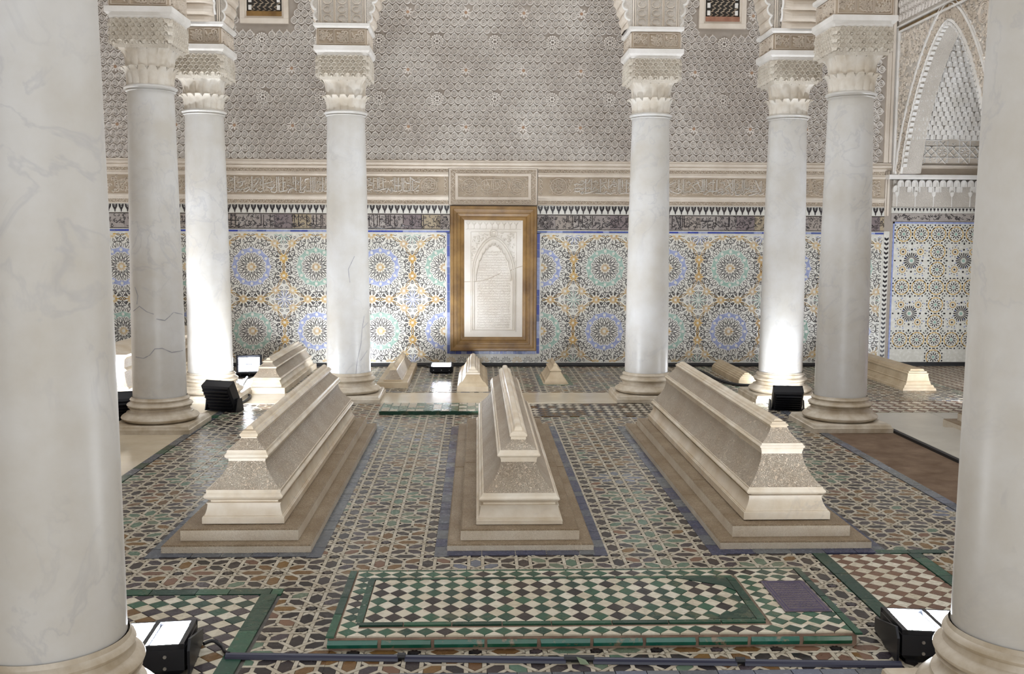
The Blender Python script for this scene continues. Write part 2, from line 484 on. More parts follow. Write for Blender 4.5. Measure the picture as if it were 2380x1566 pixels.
def hexpiece(a0, b0, hw, ang):
    p = [(a0, 0), (a0 + hw, hw), (b0 - hw, hw), (b0, 0), (b0 - hw, -hw), (a0 + hw, -hw)]
    return [(x * cos(ang) - y * sin(ang), x * sin(ang) + y * cos(ang)) for x, y in p]
_g = 0.039; _q = sqrt(2) * MD; _i = _g * sqrt(2); _hw = MD - _g
HEX_AX = [hexpiece(_q + _i, 1 - _q - _i, _hw, k * pi / 2) for k in (0, 1)]
HEX_DG = [hexpiece(_q + _i, sqrt(0.5) - _i, _hw, pi / 4 + k * pi / 2) for k in range(4)]
STAR = [(r * cos(a), r * sin(a)) for r, a in (((0.112 if k % 2 else 0.070), k * pi / 8) for k in range(16))]
TRI = []
for k in range(4):
    a = k * pi / 2
    base = [(MD + _g, 0.5 - 0.042), (0.232, 0.5), (MD + _g, 0.5 + 0.042)]
    TRI.append([(x * cos(a) - y * sin(a), x * sin(a) + y * cos(a)) for x, y in base])
    TRI.append([(-x * cos(a) + y * sin(a), x * sin(a) + y * cos(a)) for x, y in base][::-1])
_grp = {}
def grp_col(i, j):
    if (i, j) not in _grp:
        _grp[(i, j)] = random.choice([[T_MINT], [T_OCHRE], [T_OCHRE, T_RED], [T_BLUEG], [T_MINT], [T_OCHRE]])
    return random.choice(_grp[(i, j)])
def mosaic(T, rects, ox=MOX, oy=MOY, P=MP):
    for (x0, x1, y0, y1) in rects:
        for i in range(int(ffloor((x0 - ox) / P)) - 1, int(ffloor((x1 - ox) / P)) + 3):
            for j in range(int(ffloor((y0 - oy) / P)) - 1, int(ffloor((y1 - oy) / P)) + 3):
                cx, cy = ox + i * P, oy + j * P
                def put(kind, base, mat, key, amin=0.0006):
                    pts = [(cx + x * P, cy + y * P) for x, y in base]
                    if all(x0 <= p[0] <= x1 and y0 <= p[1] <= y1 for p in pts):
                        T.add(kind, pts, mat, key, (cx, cy))
                    else:
                        c = clip(pts, x0, x1, y0, y1)
                        if len(c) >= 3 and area(c) > 4e-5: T.add(kind, c, mat)
                ie, je = i % 2 == 0, j % 2 == 0
                put('star_tile', STAR, T_BLACK if random.random() < 0.8 else T_PLUM, 's')
                hm = grp_col(i if ie else i + 1, j) if je else T_BLACK
                vm = grp_col(i, j if je else j + 1) if ie else T_BLACK
                put('hexagon_tile', HEX_AX[0], hm, 'h')
                put('hexagon_tile', HEX_AX[1], vm, 'v')
                for k in range(4):
                    if ie and je: m = grp_col(i, j)
                    elif not ie and not je: m = random.choice([T_OCHRE, T_MINT, T_RED, T_BLACK, T_PLUM])
                    else: m = T_BLACK if random.random() < 0.8 else T_PLUM
                    put('hexagon_tile', HEX_DG[k], m, 'd%d' % k)
                for k in range(8): put('wedge_tile', TRI[k], T_BLACK, 't%d' % k)
                for k, q in enumerate(STRAPS): put('strap_tile', q, T_STRAP, 'k%d' % k)

T = Tiler()
mosaic(T, [(-2.03, 0.38, 4.37, 8.48), (0.38, 1.42, 4.37, 7.82), (1.42, 2.49, 4.37, 8.48),
           (-2.03, 1.50, 3.94, 4.37), (-0.77, -0.50, 3.135, 3.94), (1.30, 1.50, 3.135, 3.94), (-0.50, 1.30, 3.135, 3.36), (2.0, 2.49, 3.3, 4.37)])
T.emit(floor, 'mosaic_field')
T = Tiler()
mosaic(T, [(XL, XR - 0.05, 9.12, YW), (3.12, XR - 0.05, 8.6, 9.12)])
T.emit(floor, 'far_mosaic_field', limit=0)

# ---- chequered fields
def checker(T, x0, x1, y0, y1, a, names, cols, ay=None):
    ay = ay or a
    for j in range(int((y1 - y0) / (ay / 2)) + 3):
        for i in range(int((x1 - x0) / a) + 3):
            cx = x0 + (i + (0.5 if j % 2 else 0.0)) * a; cy = y0 + j * ay / 2
            r = 0.485
            p = [(cx + a * r, cy), (cx, cy + ay * r), (cx - a * r, cy), (cx, cy - ay * r)]
            full = all(x0 <= q[0] <= x1 and y0 <= q[1] <= y1 for q in p)
            c = p if full else clip(p, x0, x1, y0, y1)
            if len(c) < 3 or area(c) < 1e-4: continue
            k = j % 2
            T.add(names[k], c, cols(k, i, j), ('c', k) if full else None, (cx, cy) if full else None)
T = Tiler()
checker(T, -1.75, -0.85, 2.75, 3.87, 0.082, ('cream_checker_tile', 'dark_checker_tile'),
        lambda k, i, j: T_WHITE if k == 0 else (T_OCHRE if (2 * i + j) % 16 == 1 else (T_GREEN if (2 * i + j) % 16 == 9 or j == 25 else T_PLUM)))
checker(T, 1.57, 1.93, 3.25, 4.33, 0.078, ('cream_checker_tile', 'terracotta_checker_tile'), lambda k, i, j: T_WHITE if k == 0 else T_RED)
T.emit(floor, 'checker_rest')
T = Tiler()
checker(T, 0.40, 1.40, 7.86, 8.46, 0.075, ('cream_checker_tile', 'dark_checker_tile'), lambda k, i, j: (T_STRAP if random.random() < 0.7 else T_OCHRE) if k == 0 else T_BLACK, ay=0.11)
checker(T, 3.12, XR - 0.05, 8.02, 8.58, 0.10, ('cream_checker_tile', 'terracotta_checker_tile'), lambda k, i, j: T_WHITE if k == 0 else T_RED, ay=0.12)
checker(T, XR - 0.05, 5.7, 8.0, YW, 0.09, ('cream_checker_tile', 'terracotta_checker_tile'), lambda k, i, j: T_STRAP if k == 0 else T_RED, ay=0.10)
T.emit(floor, 'far_checker_field', limit=0)

# ---- border strips laid from short tiles
def strip(x0, x1, y0, y1, step, mat, name='border_tile', T=None):
    lx = x1 - x0 > y1 - y0
    a, e = (x0, x1) if lx else (y0, y1)
    while a < e - 0.005:
        s_ = min(step * random.uniform(0.8, 1.2), e - a)
        m = mat if not isinstance(mat, list) else random.choice(mat)
        g = 0.0015
        r = (a + g, a + s_ - g, y0, y1) if lx else (x0, x1, a + g, a + s_ - g)
        T.add(name, [(r[0], r[2]), (r[1], r[2]), (r[1], r[3]), (r[0], r[3])], m)
        a += s_
T = Tiler()
G = [T_GREEN]
strip(-1.9, -0.77, 3.875, 3.935, 0.16, G, T=T)
strip(-0.85, -0.785, 2.75, 3.875, 0.19, G, T=T)
strip(1.505, 1.565, 3.25, 4.37, 0.25, G, T=T)
strip(1.935, 1.995, 3.3, 4.34, 0.25, G, T=T)
strip(1.80, 2.12, 4.335, 4.385, 0.16, G, T=T)
strip(-0.8, 1.42, 3.075, 3.132, 0.11, [T_BLUEG, T_BORDER], T=T)
strip(-2.09, -2.035, 3.9, 8.5, 0.14, [T_BORDER, T_GREEN], T=T)
strip(2.495, 2.56, 3.3, 8.5, 0.14, [T_BORDER, T_BLUEG], T=T)
for cx, hw, ms in ((-1.072, 0.331, [T_BORDER]), (0.197, 0.331, [T_BORDER, T_BLUEF, T_BLUEF]), (1.452, 0.348, [T_BLUEF, T_BORDER])):
    strip(cx - hw - 0.055, cx - hw + 0.01, 4.33, 7.42, 0.13, ms, T=T)
    strip(cx + hw - 0.01, cx + hw + 0.055, 4.33, 7.42, 0.13, ms, T=T)
    strip(cx - hw, cx + hw, 4.345, 4.42, 0.14, ms, T=T)
T.emit(floor, 'border_rest', z1=0.002, inset=0.0)

# ---- marble paving
def slab(x0, x1, y0, y1, mat, z1=0.0, name='paving_slab', z0=-0.006):
    b = MB(); g = 0.002
    b.rects([(x0 + g, x1 - g, y0 + g, y1 - g, z0), (x0 + g, x1 - g, y0 + g, y1 - g, z1 - 0.002), (x0 + g + 0.002, x1 - g - 0.002, y0 + g + 0.002, y1 - g - 0.002, z1)])
    return b.build(name, mat, floor)
ys = [-0.8, 0.7, 2.2, 3.7, 5.25, 6.83, 7.9, 9.1]
for k in range(len(ys) - 1):
    slab(-3.15, -2.09, ys[k], ys[k + 1], BEIGE); slab(XL, -3.15, ys[k], ys[k + 1], BEIGE)
xs = [-2.09, -1.3, 0.2, 1.7, 3.12]
for k in range(4): slab(xs[k], xs[k + 1], 8.5, 9.1, BEIGE)
slab(-2.09, 2.56, -0.8, 1.2, BEIGE); slab(-2.09, 2.56, 1.2, 2.74, BEIGE); slab(-0.77, 1.5, 2.75, 3.07, BEIGE)
slab(-2.03, -1.76, 2.75, 3.87, BEIGE); slab(2.0, 2.5, 2.75, 3.29, BEIGE)
slab(2.56, 3.07, 0.2, 7.22, EARTH, -0.001, 'mortar_patch')
slab(3.07, XR, 3.0, 7.24, GREYSLAB, 0.022); slab(3.07, XR, -0.8, 3.0, GREYSLAB, 0.022)
slab(2.57, 3.7, 7.24, 8.0, GREYSLAB); slab(3.7, XR, 7.24, 8.0, GREYSLAB)
slab(2.57, 3.11, 8.0, 8.5, BEIGE)
b = MB(); b.box(3.045, 3.072, 3.0, 7.24, -0.005, 0.018); b.build('slab_edge_strip', BLACKP, floor)

# ================================================================ WALLS AND CEILING
ZT = 6.3
wall_back = MB(); wall_back.box(XL - 0.3, 6.1, YW, YW + 0.3, -0.3, ZT)
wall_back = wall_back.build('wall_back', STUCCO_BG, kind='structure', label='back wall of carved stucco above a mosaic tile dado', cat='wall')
b = MB(); b.box(XL - 0.3, XL, -0.8, YW + 0.3, -0.3, ZT)
b.build('wall_left', STUCCO_BG, kind='structure', label='left wall behind the columns', cat='wall')
b = MB()
OX0, OX1, OY0, OY1 = -3.3, 3.7, 2.7, 10.8           # roof opening made up to let daylight onto the hall and back wall
for r_ in ((XL - 0.3, OX0, -0.8, YW + 0.3), (OX1, 6.1, -0.8, YW + 0.3), (OX0, OX1, -0.8, OY0), (OX0, OX1, OY1, YW + 0.3)): b.box(*r_, ZT, ZT + 0.2)
b.build('ceiling', WOODC, kind='structure', label='cedar ceiling above the frame', cat='ceiling')

b = MB()
for r_ in ((XL - 0.3, -2.2, 0.0, ZT), (2.6, XR + 0.3, 0.0, ZT), (-2.2, 2.6, 4.0, ZT)): b.box(r_[0], r_[1], -1.1, -0.8, r_[2], r_[3])
b.build('wall_front', STUCCO_BG, kind='structure', label='entrance wall behind the camera with a wide doorway', cat='wall')
# right wall: solid up to the alcove, then a pointed arch over it
AY0, AYC, AHW, AZ0, AZR = 8.93, 9.865, 0.90, 2.12, 1.39
def arch_z(y, hw=AHW, z0=AZ0, zr=AZR):
    u = min(abs(y - AYC) / hw, 1.0)
    return z0 + zr * max(1 - u ** 1.55, 0) ** 0.72
wr = MB()
wr.box(XR, XR + 0.3, -0.8, AY0, -0.3, ZT)
n = 48
yy = [AYC - AHW + 2 * AHW * k / n for k in range(n + 1)]
for k in range(n):
    y0, y1 = yy[k], yy[k + 1]; z0, z1 = arch_z(y0), arch_z(y1)
    wr.add([(XR, y0, z0), (XR, y1, z1), (XR, y1, ZT), (XR, y0, ZT), (XR + 0.2, y0, z0), (XR + 0.2, y1, z1)], [(0, 1, 2, 3), (0, 4, 5, 1)])
wr.box(XR, XR + 0.2, AYC + AHW, YW, AZ0, ZT)
wr.box(XR, XR + 0.2, AY0 - 0.001, AYC - AHW, AZ0, ZT)
wr.box(5.68, 5.98, AY0 - 0.4, YW, -0.3, ZT)
wr.box(XR + 0.29, 5.7, AY0 - 0.3, AY0, -0.3, ZT)
wr.box(XR + 0.2, 5.7, AY0 - 0.3, YW, 3.75, 3.85)
wall_right = wr.build('wall_right', STUCCO_CARVED, kind='structure', label='right wall opening into a tiled alcove under a pointed arch', cat='wall')

# ---------------------------------------------------------------- shells on the back wall
def shell_mesh(var):
    b = MB(); n = 12
    def rr(a): return 1 + 0.20 * max(0.0, sin(a)) ** 8
    rings = [(0.0385, 0.002), (0.0360, 0.020), (0.0250, 0.005)]
    pts = []
    for r, d in rings:
        for i in range(n):
            a = 2 * pi * i / n + pi / 2
            pts.append((r * rr(a) * cos(a), -d, r * rr(a) * sin(a)))
    f = []
    for k in range(len(rings) - 1):
        for i in range(n):
            j = (i + 1) % n
            f.append((k * n + i, k * n + j, (k + 1) * n + j, (k + 1) * n + i))
    f.append(tuple((len(rings) - 1) * n + i for i in range(n)))
    b.add(pts, f)
    fr = lambda u, v, d: (u, -d, v)
    b.ribbon([(0.0325 * rr(a) * cos(a), 0.0325 * rr(a) * sin(a)) for a in [2 * pi * i / n + pi / 2 for i in range(n)]], 0.0090, 0.012, fr, 0, True, True, 0.016)
    def rib(P, w=0.0105): b.ribbon(P, w, 0.022, fr, 0, False, True, 0.005)
    if var == 0:
        rib([(0, 0.024), (0.001, 0.004), (0, -0.02)], 0.012)
        rib([(-0.010, 0.016), (-0.018, 0.0), (-0.010, -0.017)]); rib([(0.010, 0.016), (0.018, 0.0), (0.010, -0.017)])
    elif var == 1:
        rib([(0.021 * (1 - k / 10) * cos(k * 0.9 + 0.6), 0.021 * (1 - k / 10) * sin(k * 0.9 + 0.6)) for k in range(9)], 0.0105)
    else:
        for s in (-1, 0, 1): rib([(s * 0.016 + 0.008, 0.017), (s * 0.014, 0.0), (s * 0.010 - 0.008, -0.019)])
    return b
SH = [shell_mesh(v) for v in range(3)]
SHM = [s.mesh('shell', STUCCO) for s in SH]
PX, PZ = 0.0775, 0.0745
MEDX, MEDZ = 0.62, 0.602
meds = []
for i in range(-9, 9):
    for j in range(-1, 4):
        meds.append((0.187 + i * MEDX, 2.90 + j * MEDZ, 0))
        meds.append((0.497 + i * MEDX, 2.60 + j * MEDZ, 1))
meds = [m for m in meds if XL < m[0] < XR - 0.1 and 2.3 < m[1] < 4.5]
WINS = [(-2.26, 3.665), (2.64, 3.665)]
def in_window(x, z, pad=0.0): return any(abs(x - wx) < 0.255 + pad and z > wz - 0.02 - pad for wx, wz in WINS)
shells = []; bits = MB()
rows = int((4.55 - 2.29) / PZ)
for r in range(rows):
    z = 2.283 + r * PZ
    for c in range(int((XR - XL) / PX) + 1):
        x = XL + 0.04 + c * PX + (PX / 2 if r % 2 else 0)
        if x > XR - 0.14 or in_window(x, z, 0.03): continue
        if any(hypot(x - m[0], z - m[1]) < (0.070 if m[2] == 0 else 0.056) for m in meds): continue
        shells.append((x + random.uniform(-.003, .003), z + random.uniform(-.003, .003), random.choice((0, 0, 0, 1, 1, 2))))
        for (u, v) in ((x + PX / 2, z + 0.004), (x, z + PZ * 0.62)):
            bits.add([(u - 0.013, YW, v), (u, YW, v - 0.017), (u + 0.013, YW, v), (u, YW, v + 0.017), (u, YW - 0.016, v)], [(0, 1, 4), (1, 2, 4), (2, 3, 4), (3, 0, 4)])
shells.sort(key=lambda s: hypot(s[0] - 0.1, s[1] - 2.6))
rest = MB()
for k, (x, z, v) in enumerate(shells):
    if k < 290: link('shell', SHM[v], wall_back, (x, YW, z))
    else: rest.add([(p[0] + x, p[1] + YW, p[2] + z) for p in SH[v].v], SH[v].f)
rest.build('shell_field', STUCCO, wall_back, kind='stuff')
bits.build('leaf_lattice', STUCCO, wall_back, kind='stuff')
def medallion(kind):
    b = MB(); fr = lambda u, v, d: (u, -d, v)
    if kind == 0:
        for k in range(16):
            a = 2 * pi * k / 16
            b.prism([(0.062 * cos(a) + 0.0125 * cos(t * pi / 3), 0.062 * sin(a) + 0.0125 * sin(t * pi / 3)) for t in range(6)], 0, 0.020, fr, 0, 0.75)
        b.ribbon([(0.045 * cos(k * pi / 10), 0.045 * sin(k * pi / 10)) for k in range(20)], 0.012, 0.014, fr, 0, True)
        for k in range(6):
            a = k * pi / 3
            b.prism([(0.024 * cos(a) + 0.014 * cos(t * pi / 3), 0.024 * sin(a) + 0.014 * sin(t * pi / 3)) for t in range(6)], 0, 0.018, fr, 0, 0.75)
    else:
        for k in range(8):
            a = k * pi / 4
            b.ribbon([(0.012 * cos(a), 0.012 * sin(a)), (0.035 * cos(a), 0.035 * sin(a)), (0.052 * cos(a), 0.052 * sin(a))], 0.020, 0.014, fr)
        b.prism([(0.02 * cos(k * pi / 4), 0.02 * sin(k * pi / 4)) for k in range(8)], 0, 0.015, fr, 1, 0.2)
    return b
MEDM = [medallion(0).mesh('rosette', STUCCO), medallion(1).mesh('rosette', [STUCCO, stone('old_ochre_paint', (0.30, 0.17, 0.10), (0.44, 0.30, 0.2), scale=30, rough=0.8)])]
for x, z, k in meds:
    if not in_window(x, z, 0.06): link('rosette', MEDM[k], wall_back, (x, YW - (0.012 if k == 0 else 0.002), z))

# ---------------------------------------------------------------- windows high in the wall
for k, (wx, wz) in enumerate(WINS):
    b = MB()
    for j, (o, d, t) in enumerate(((0.255, 0.035, 0.05), (0.215, 0.02, 0.03))):
        b.box(wx - o, wx + o, YW - d, YW, wz - 0.0 + j * 0.045, wz + t + j * 0.045)
        for s in (-1, 1):
            x0, x1 = sorted((wx + s * o, wx + s * (o - t)))
            b.box(x0, x1, YW - d - 0.001, YW, wz + t + j * 0.045 + 0.0005, 4.6)
    w = b.build('window_%d' % (k + 1), STUCCO_WARM, kind='structure', label=('upper window above the left small arch' if k == 0 else 'upper window above the right small arch'), cat='window')
    b = MB(); b.box(wx - 0.185, wx + 0.185, YW - 0.03, YW, wz + 0.075, wz + 0.125); b.build('sill', GILT if k == 0 else RUST, w)
    b = MB(); b.box(wx - 0.185, wx + 0.185, YW - 0.004, YW, wz + 0.125, 4.6); b.build('pane', DARKV, w)
    b = MB(); fr = FR_BACK
    for r in range(12):
        for c in range(5):
            x = wx - 0.12 + c * 0.06 + (0.03 if r % 2 else 0); z = wz + 0.16 + r * 0.07
            b.ribbon([(x - 0.02, z - 0.03), (x + 0.016, z - 0.012), (x - 0.016, z + 0.012), (x + 0.02, z + 0.03)], 0.016, 0.012, fr, d0=0.004)
    b.build('grille', STUCCO_DEEP, w)
    b = MB()
    for s in (-1, 1):
        for r in range(9): b.box(wx + s * 0.15 - 0.016, wx + s * 0.15 + 0.016, YW - 0.02, YW, wz + 0.14 + r * 0.08, wz + 0.19 + r * 0.08)
    b.build('lobed_edge', STUCCO_WHITE, w)

# ================================================================ TILE DADO OF THE BACK WALL
def runs(pts, rect, closed=False):
    if closed: pts = list(pts) + [pts[0]]
    out = []; cur = []
    for p in pts:
        if rect[0] <= p[0] <= rect[1] and rect[2] <= p[1] <= rect[3]: cur.append(p)
        else:
            if len(cur) > 1: out.append(cur)
            cur = []
    if len(cur) > 1: out.append(cur)
    return out
dado = MB(); dado.box(XL, 4.50, YW - 0.004, YW, 0.03, 1.457)
dado = dado.build('tile_dado', T_WALL, wall_back)
zel = MB()
ZB, ZY, ZU, ZG = 0, 1, 2, 3
def zline(pts, w, c, rect, closed=False):
    for r in runs(pts, rect, closed): zel.ribbon(r, w, 0.0016, FR_BACK, c, False, True, 0.004)
def zcell(cx, cz, ring, corner, rect):
    def loc(a, ox=0.0, oz=0.0):
        ca, sa = cos(a), sin(a)
        return lambda r, t: (cx + ox + r * ca - t * sa, cz + oz + r * sa + t * ca)
    def drop(L, r0, r1, hw, c, w=0.0068):
        m = r0 + (r1 - r0) * 0.64
        zline([L(r0, 0), L(m, hw), L(m + (r1 - m) * 0.45, hw * 0.86), L(r1, 0), L(m + (r1 - m) * 0.45, -hw * 0.86), L(m, -hw)], w, c, rect, True)
    def zig(ox, oz, r0, r1, n, c, w=0.005):
        zline([(cx + ox + (r0 if k % 2 else r1) * cos(pi * k / n), cz + oz + (r0 if k % 2 else r1) * sin(pi * k / n)) for k in range(2 * n)], w, c, rect, True)
    zig(0, 0, 0.019, 0.042, 12, ZY, 0.008); zig(0, 0, 0.028, 0.058, 12, ZY, 0.0055)
    for k in range(12):
        a = k * pi / 6; b = a + pi / 12
        A = loc(a); B = loc(b)
        drop(A, 0.054, 0.116, 0.0145, ZB)
        zline([B(0.056, 0), B(0.086, 0)], 0.0062, ZB, rect)
        for s in (1, -1):
            zline([B(0.086, 0), B(0.100, s * 0.010), B(0.120, s * 0.013), B(0.150, 0.004 * s)], 0.0060, ZB, rect)
            zline([A(0.116, 0), A(0.132, s * 0.006), A(0.152, s * 0.014)], 0.0056, ZB, rect)
        # ring of small stars
        D = loc(a)
        ox, oz = 0.182 * cos(a), 0.182 * sin(a)
        zig(ox, oz, 0.0185, 0.030, 7, ring, 0.0085)
        for s in range(8):
            q = s * pi / 4 + a + pi / 8
            zline([(cx + ox + 0.024 * cos(q), cz + oz + 0.024 * sin(q)), (cx + ox + 0.040 * cos(q), cz + oz + 0.040 * sin(q))], 0.006, ring, rect)
        for r0, r1 in ((0.162, 0.168), (0.174, 0.179), (0.190, 0.185), (0.202, 0.196)):
            zline([(cx + r0 * cos(a + 0.08), cz + r0 * sin(a + 0.08)), (cx + r1 * cos(b), cz + r1 * sin(b)), (cx + r0 * cos(a + 0.443), cz + r0 * sin(a + 0.443))], 0.0088, ring, rect)
        # outer petals, spokes and knots
        drop(B, 0.211, 0.270, 0.0165, ZB, 0.006); drop(A, 0.211, 0.262, 0.0150, ZB, 0.006)
        for s in (1, -1):
            H = loc(a + s * pi / 24)
            zline([H(0.213, 0), H(0.236, 0), H(0.252, s * 0.006)], 0.0056, ZB, rect)
            zline([A(0.262, 0), H(0.283, 0), B(0.270, 0)], 0.006, ZB, rect)
            zline([H(0.283, 0), H(0.303, 0), H(0.322, s * 0.016)], 0.006, ZB, rect)
            zline([H(0.303, 0), A(0.318, s * 0.012), A(0.336, 0)], 0.0056, ZB, rect)
        zline([A(0.286 + 0.0150 * cos(t * pi / 3), 0.0150 * sin(t * pi / 3)) for t in range(6)], 0.0062, ZB, rect, True)
        zline([A(0.301, 0), A(0.345, 0)], 0.0062, ZB, rect)
        # amber star
        ox, oz = 0.363 * cos(b), 0.363 * sin(b)
        zig(ox, oz, 0.0165, 0.038, 10, ZY, 0.0085); zig(ox, oz, 0.028, 0.054, 10, ZY, 0.0055)
        for s in range(10):
            q = s * pi / 5 + b
            drop(loc(q, ox, oz), 0.050, 0.086, 0.0105, ZB, 0.0054)
        nb = b + pi / 6
        p, q = (cx + ox, cz + oz), (cx + 0.363 * cos(nb), cz + 0.363 * sin(nb))
        L = hypot(q[0] - p[0], q[1] - p[1]); ux, uz = (q[0] - p[0]) / L, (q[1] - p[1]) / L
        for s in (1, -1):
            zline([(p[0] + ux * 0.034, p[1] + uz * 0.034), (p[0] + ux * L / 2 - uz * s * 0.013, p[1] + uz * L / 2 + ux * s * 0.013), (q[0] - ux * 0.034, q[1] - uz * 0.034)], 0.005, ZY, rect)
    for sx, sz in ((1, 1), (1, -1)):
        if sz == -1 and cz > 0.7: continue
        oz = 0.35 * sz
        zig(0.35, oz, 0.018, 0.028, 10, corner, 0.006)
        for s in range(10):
            q = s * pi / 5
            C = loc(q, 0.35, oz)
            zline([C(0.026, 0), C(0.055, 0.006), C(0.074, -0.004), C(0.098, 0.006)], 0.0065, corner, rect)
            zline([C(0.030, 0.006), C(0.060, 0.016), C(0.080, 0.020), C(0.096, 0.034)], 0.0045, ZB, rect)
LEFT = (XL, -0.345, 0.04, 1.446); RIGHT = (0.70, 4.49, 0.04, 1.446)
for k in range(-5, 2):
    for r, z in enumerate((0.385, 1.085)):
        c = ZU if (k + r) % 2 else ZG
        zcell(-1.058 + 0.698 * k, z, c, ZU if (k + r) % 2 == 0 and r == 0 else ZG, LEFT)
for k in range(0, 6):
    for r, z in enumerate((0.385, 1.085)):
        c = ZU if (k + r) % 2 else ZG
        zcell(0.713 + 0.694 * k, z, c, ZG if r == 0 else ZU, RIGHT)
UNDER = (-0.345, 0.70, 0.04, 0.118)
for k in range(9):
    x = -0.29 + k * 0.122
    for s in range(7):
        q = pi * s / 6
        zline([(x + 0.016 * cos(q), 0.045 + 0.016 * sin(q)), (x + 0.05 * cos(q + 0.1), 0.045 + 0.05 * sin(q + 0.1)), (x + 0.062 * cos(q + 0.25), 0.045 + 0.062 * sin(q + 0.25)), (x + 0.04 * cos(q + 0.42), 0.045 + 0.04 * sin(q + 0.42))], 0.0046, ZB if k % 3 else ZY, UNDER)
zel.build('star_mosaic', [T_WBLK, T_WYEL, T_WBLU, T_WGRN], dado, kind='stuff')

# blue border tiles
blue = []
def brun(x0, x1, z0, z1, step):
    lx = x1 - x0 > z1 - z0
    a, e = (x0, x1) if lx else (z0, z1)
    while a < e - 0.01:
        s_ = min(step * random.uniform(0.7, 1.3), e - a)
        r = (a + .001, a + s_ - .001, z0, z1) if lx else (x0, x1, a + .001, a + s_ - .001)
        b = MB(); b.prism([(r[0], r[2]), (r[1], r[2]), (r[1], r[3]), (r[0], r[3])], 0, 0.006, FR_BACK, 0, 0.0)
        b.build('border_tile', random.choice([T_BLUE, T_BLUE, T_WBLU]), wall_back)
        a += s_
brun(XL, -0.30, 1.467, 1.486, 0.09); brun(0.655, 4.5, 1.467, 1.486, 0.09)
brun(-0.330, -0.300, 0.135, 1.466, 0.10); brun(0.655, 0.686, 0.135, 1.466, 0.10); brun(-0.30, 0.655, 0.132, 0.165, 0.055)
b = MB()
for x0, x1, z0, z1 in ((XL, -0.298, 1.458, 1.466), (XL, -0.298, 1.487, 1.496), (0.655, 4.5, 1.458, 1.466), (0.655, 4.5, 1.487, 1.496), (-0.342, -0.332, 0.12, 1.466), (0.688, 0.698, 0.12, 1.466), (-0.33, 0.69, 0.118, 0.130)):
    b.box(x0, x1, YW - 0.006, YW, z0, z1)
b.build('white_fillet', T_WALL, wall_back)

# dark scraped inscription tiles and their black strokes
k = 0
x = XL
dz0, dz1 = 1.500, 1.662
for x0, x1 in ((XL, -0.298), (0.655, 4.5)):
    x = x0
    while x < x1 - 0.02:
        s_ = min(0.2, x1 - x)
        b = MB(); b.box(x + 0.001, x + s_ - 0.001, YW - 0.007, YW, dz0, dz1)
        b.build('inscription_tile', T_DARK[(0, 4, 1, 3, 2, 0, 1)[k % 7]], wall_back)
        x += s_; k += 1
def wx(px): return -5.166 + 0.004666 * px
def trace(mb, strokes, x0, s, yt, yb, zt, zb, w, h, mat, d0, lo=-9, hi=9):
    for st in strokes:
        pts = [(wx(x0 + p[0] / s), zt + (zb - zt) * (p[1] - yt) / (yb - yt)) for p in st]
        # soften the corners
        q = [pts[0]]
        for a, c in zip(pts, pts[1:]):
            n = max(1, int(hypot(c[0] - a[0], c[1] - a[1]) / 0.04))
            for i in range(1, n + 1): q.append((a[0] + (c[0] - a[0]) * i / n, a[1] + (c[1] - a[1]) * i / n))
        mb.ribbon(q, w, h, FR_BACK, mat, False, True, d0)
def V(x, a, b): return [(x, a), (x, b)]
def curls(mb, x0, x1, z0, z1, n, w, h, mat, d0, r0=0.012, r1=0.032, fr=FR_BACK):
    for i in range(n):
        cx = random.uniform(x0, x1); cz = random.uniform(z0 + 0.012, z1 - 0.012)
        r = random.uniform(r0, r1); a = random.uniform(0, 6.28); sg = random.choice((-1, 1))
        pts = []
        for k in range(7):
            t = k / 6
            rr = r * (1 - 0.75 * t)
            p = (cx + rr * cos(a + sg * t * 4.6), cz + rr * sin(a + sg * t * 4.6))
            if z0 < p[1] < z1 and x0 < p[0] < x1: pts.append(p)
        mb.ribbon(pts, w, h, fr, mat, False, True, d0)
dk = MB()
D1 = [V(240, 1170, 1410), V(325, 1170, 1420), [(190, 1310), (405, 1310)], [(325, 1420), (390, 1420), (440, 1350), (400, 1345), (390, 1390), (420, 1420)], [(160, 1390), (200, 1370), (215, 1405), (165, 1410)],
      [(160, 1460), (280, 1440), (300, 1465), (360, 1430), (380, 1465), (470, 1440)], V(860, 1180, 1420), V(910, 1190, 1420), [(910, 1420), (950, 1425), (970, 1400)], V(1045, 1180, 1410), [(1045, 1410), (1090, 1400)],
      [(520, 1390), (560, 1430), (620, 1410), (650, 1330), (600, 1330), (590, 1380), (640, 1390)], [(820, 1370), (860, 1420)], [(780, 1430), (850, 1420)], [(700, 1300), (740, 1360), (720, 1420)],
      V(1505, 1180, 1330), V(1545, 1180, 1330), V(1630, 1180, 1430), [(1470, 1390), (1530, 1370), (1570, 1380), (1510, 1400), (1490, 1440), (1610, 1445), (1630, 1430)], [(1640, 1430), (1680, 1380), (1740, 1355), (1760, 1380), (1700, 1400), (1660, 1395), (1650, 1445)],
      V(1800, 1180, 1400), V(1935, 1190, 1400), V(2000, 1180, 1390), V(2095, 1180, 1450), V(2130, 1190, 1420), [(1810, 1400), (1870, 1420), (1920, 1390), (1880, 1360)], [(1935, 1400), (1990, 1405), (2060, 1390)],
      [(1130, 1440), (1200, 1430), (1240, 1380), (1330, 1370), (1310, 1330)], [(1850, 1450), (2050, 1440), (2200, 1450)]]
trace(dk, D1, 510, 8.95, 1160, 1485, dz1, dz0, 0.0092, 0.003, 0, 0.007)
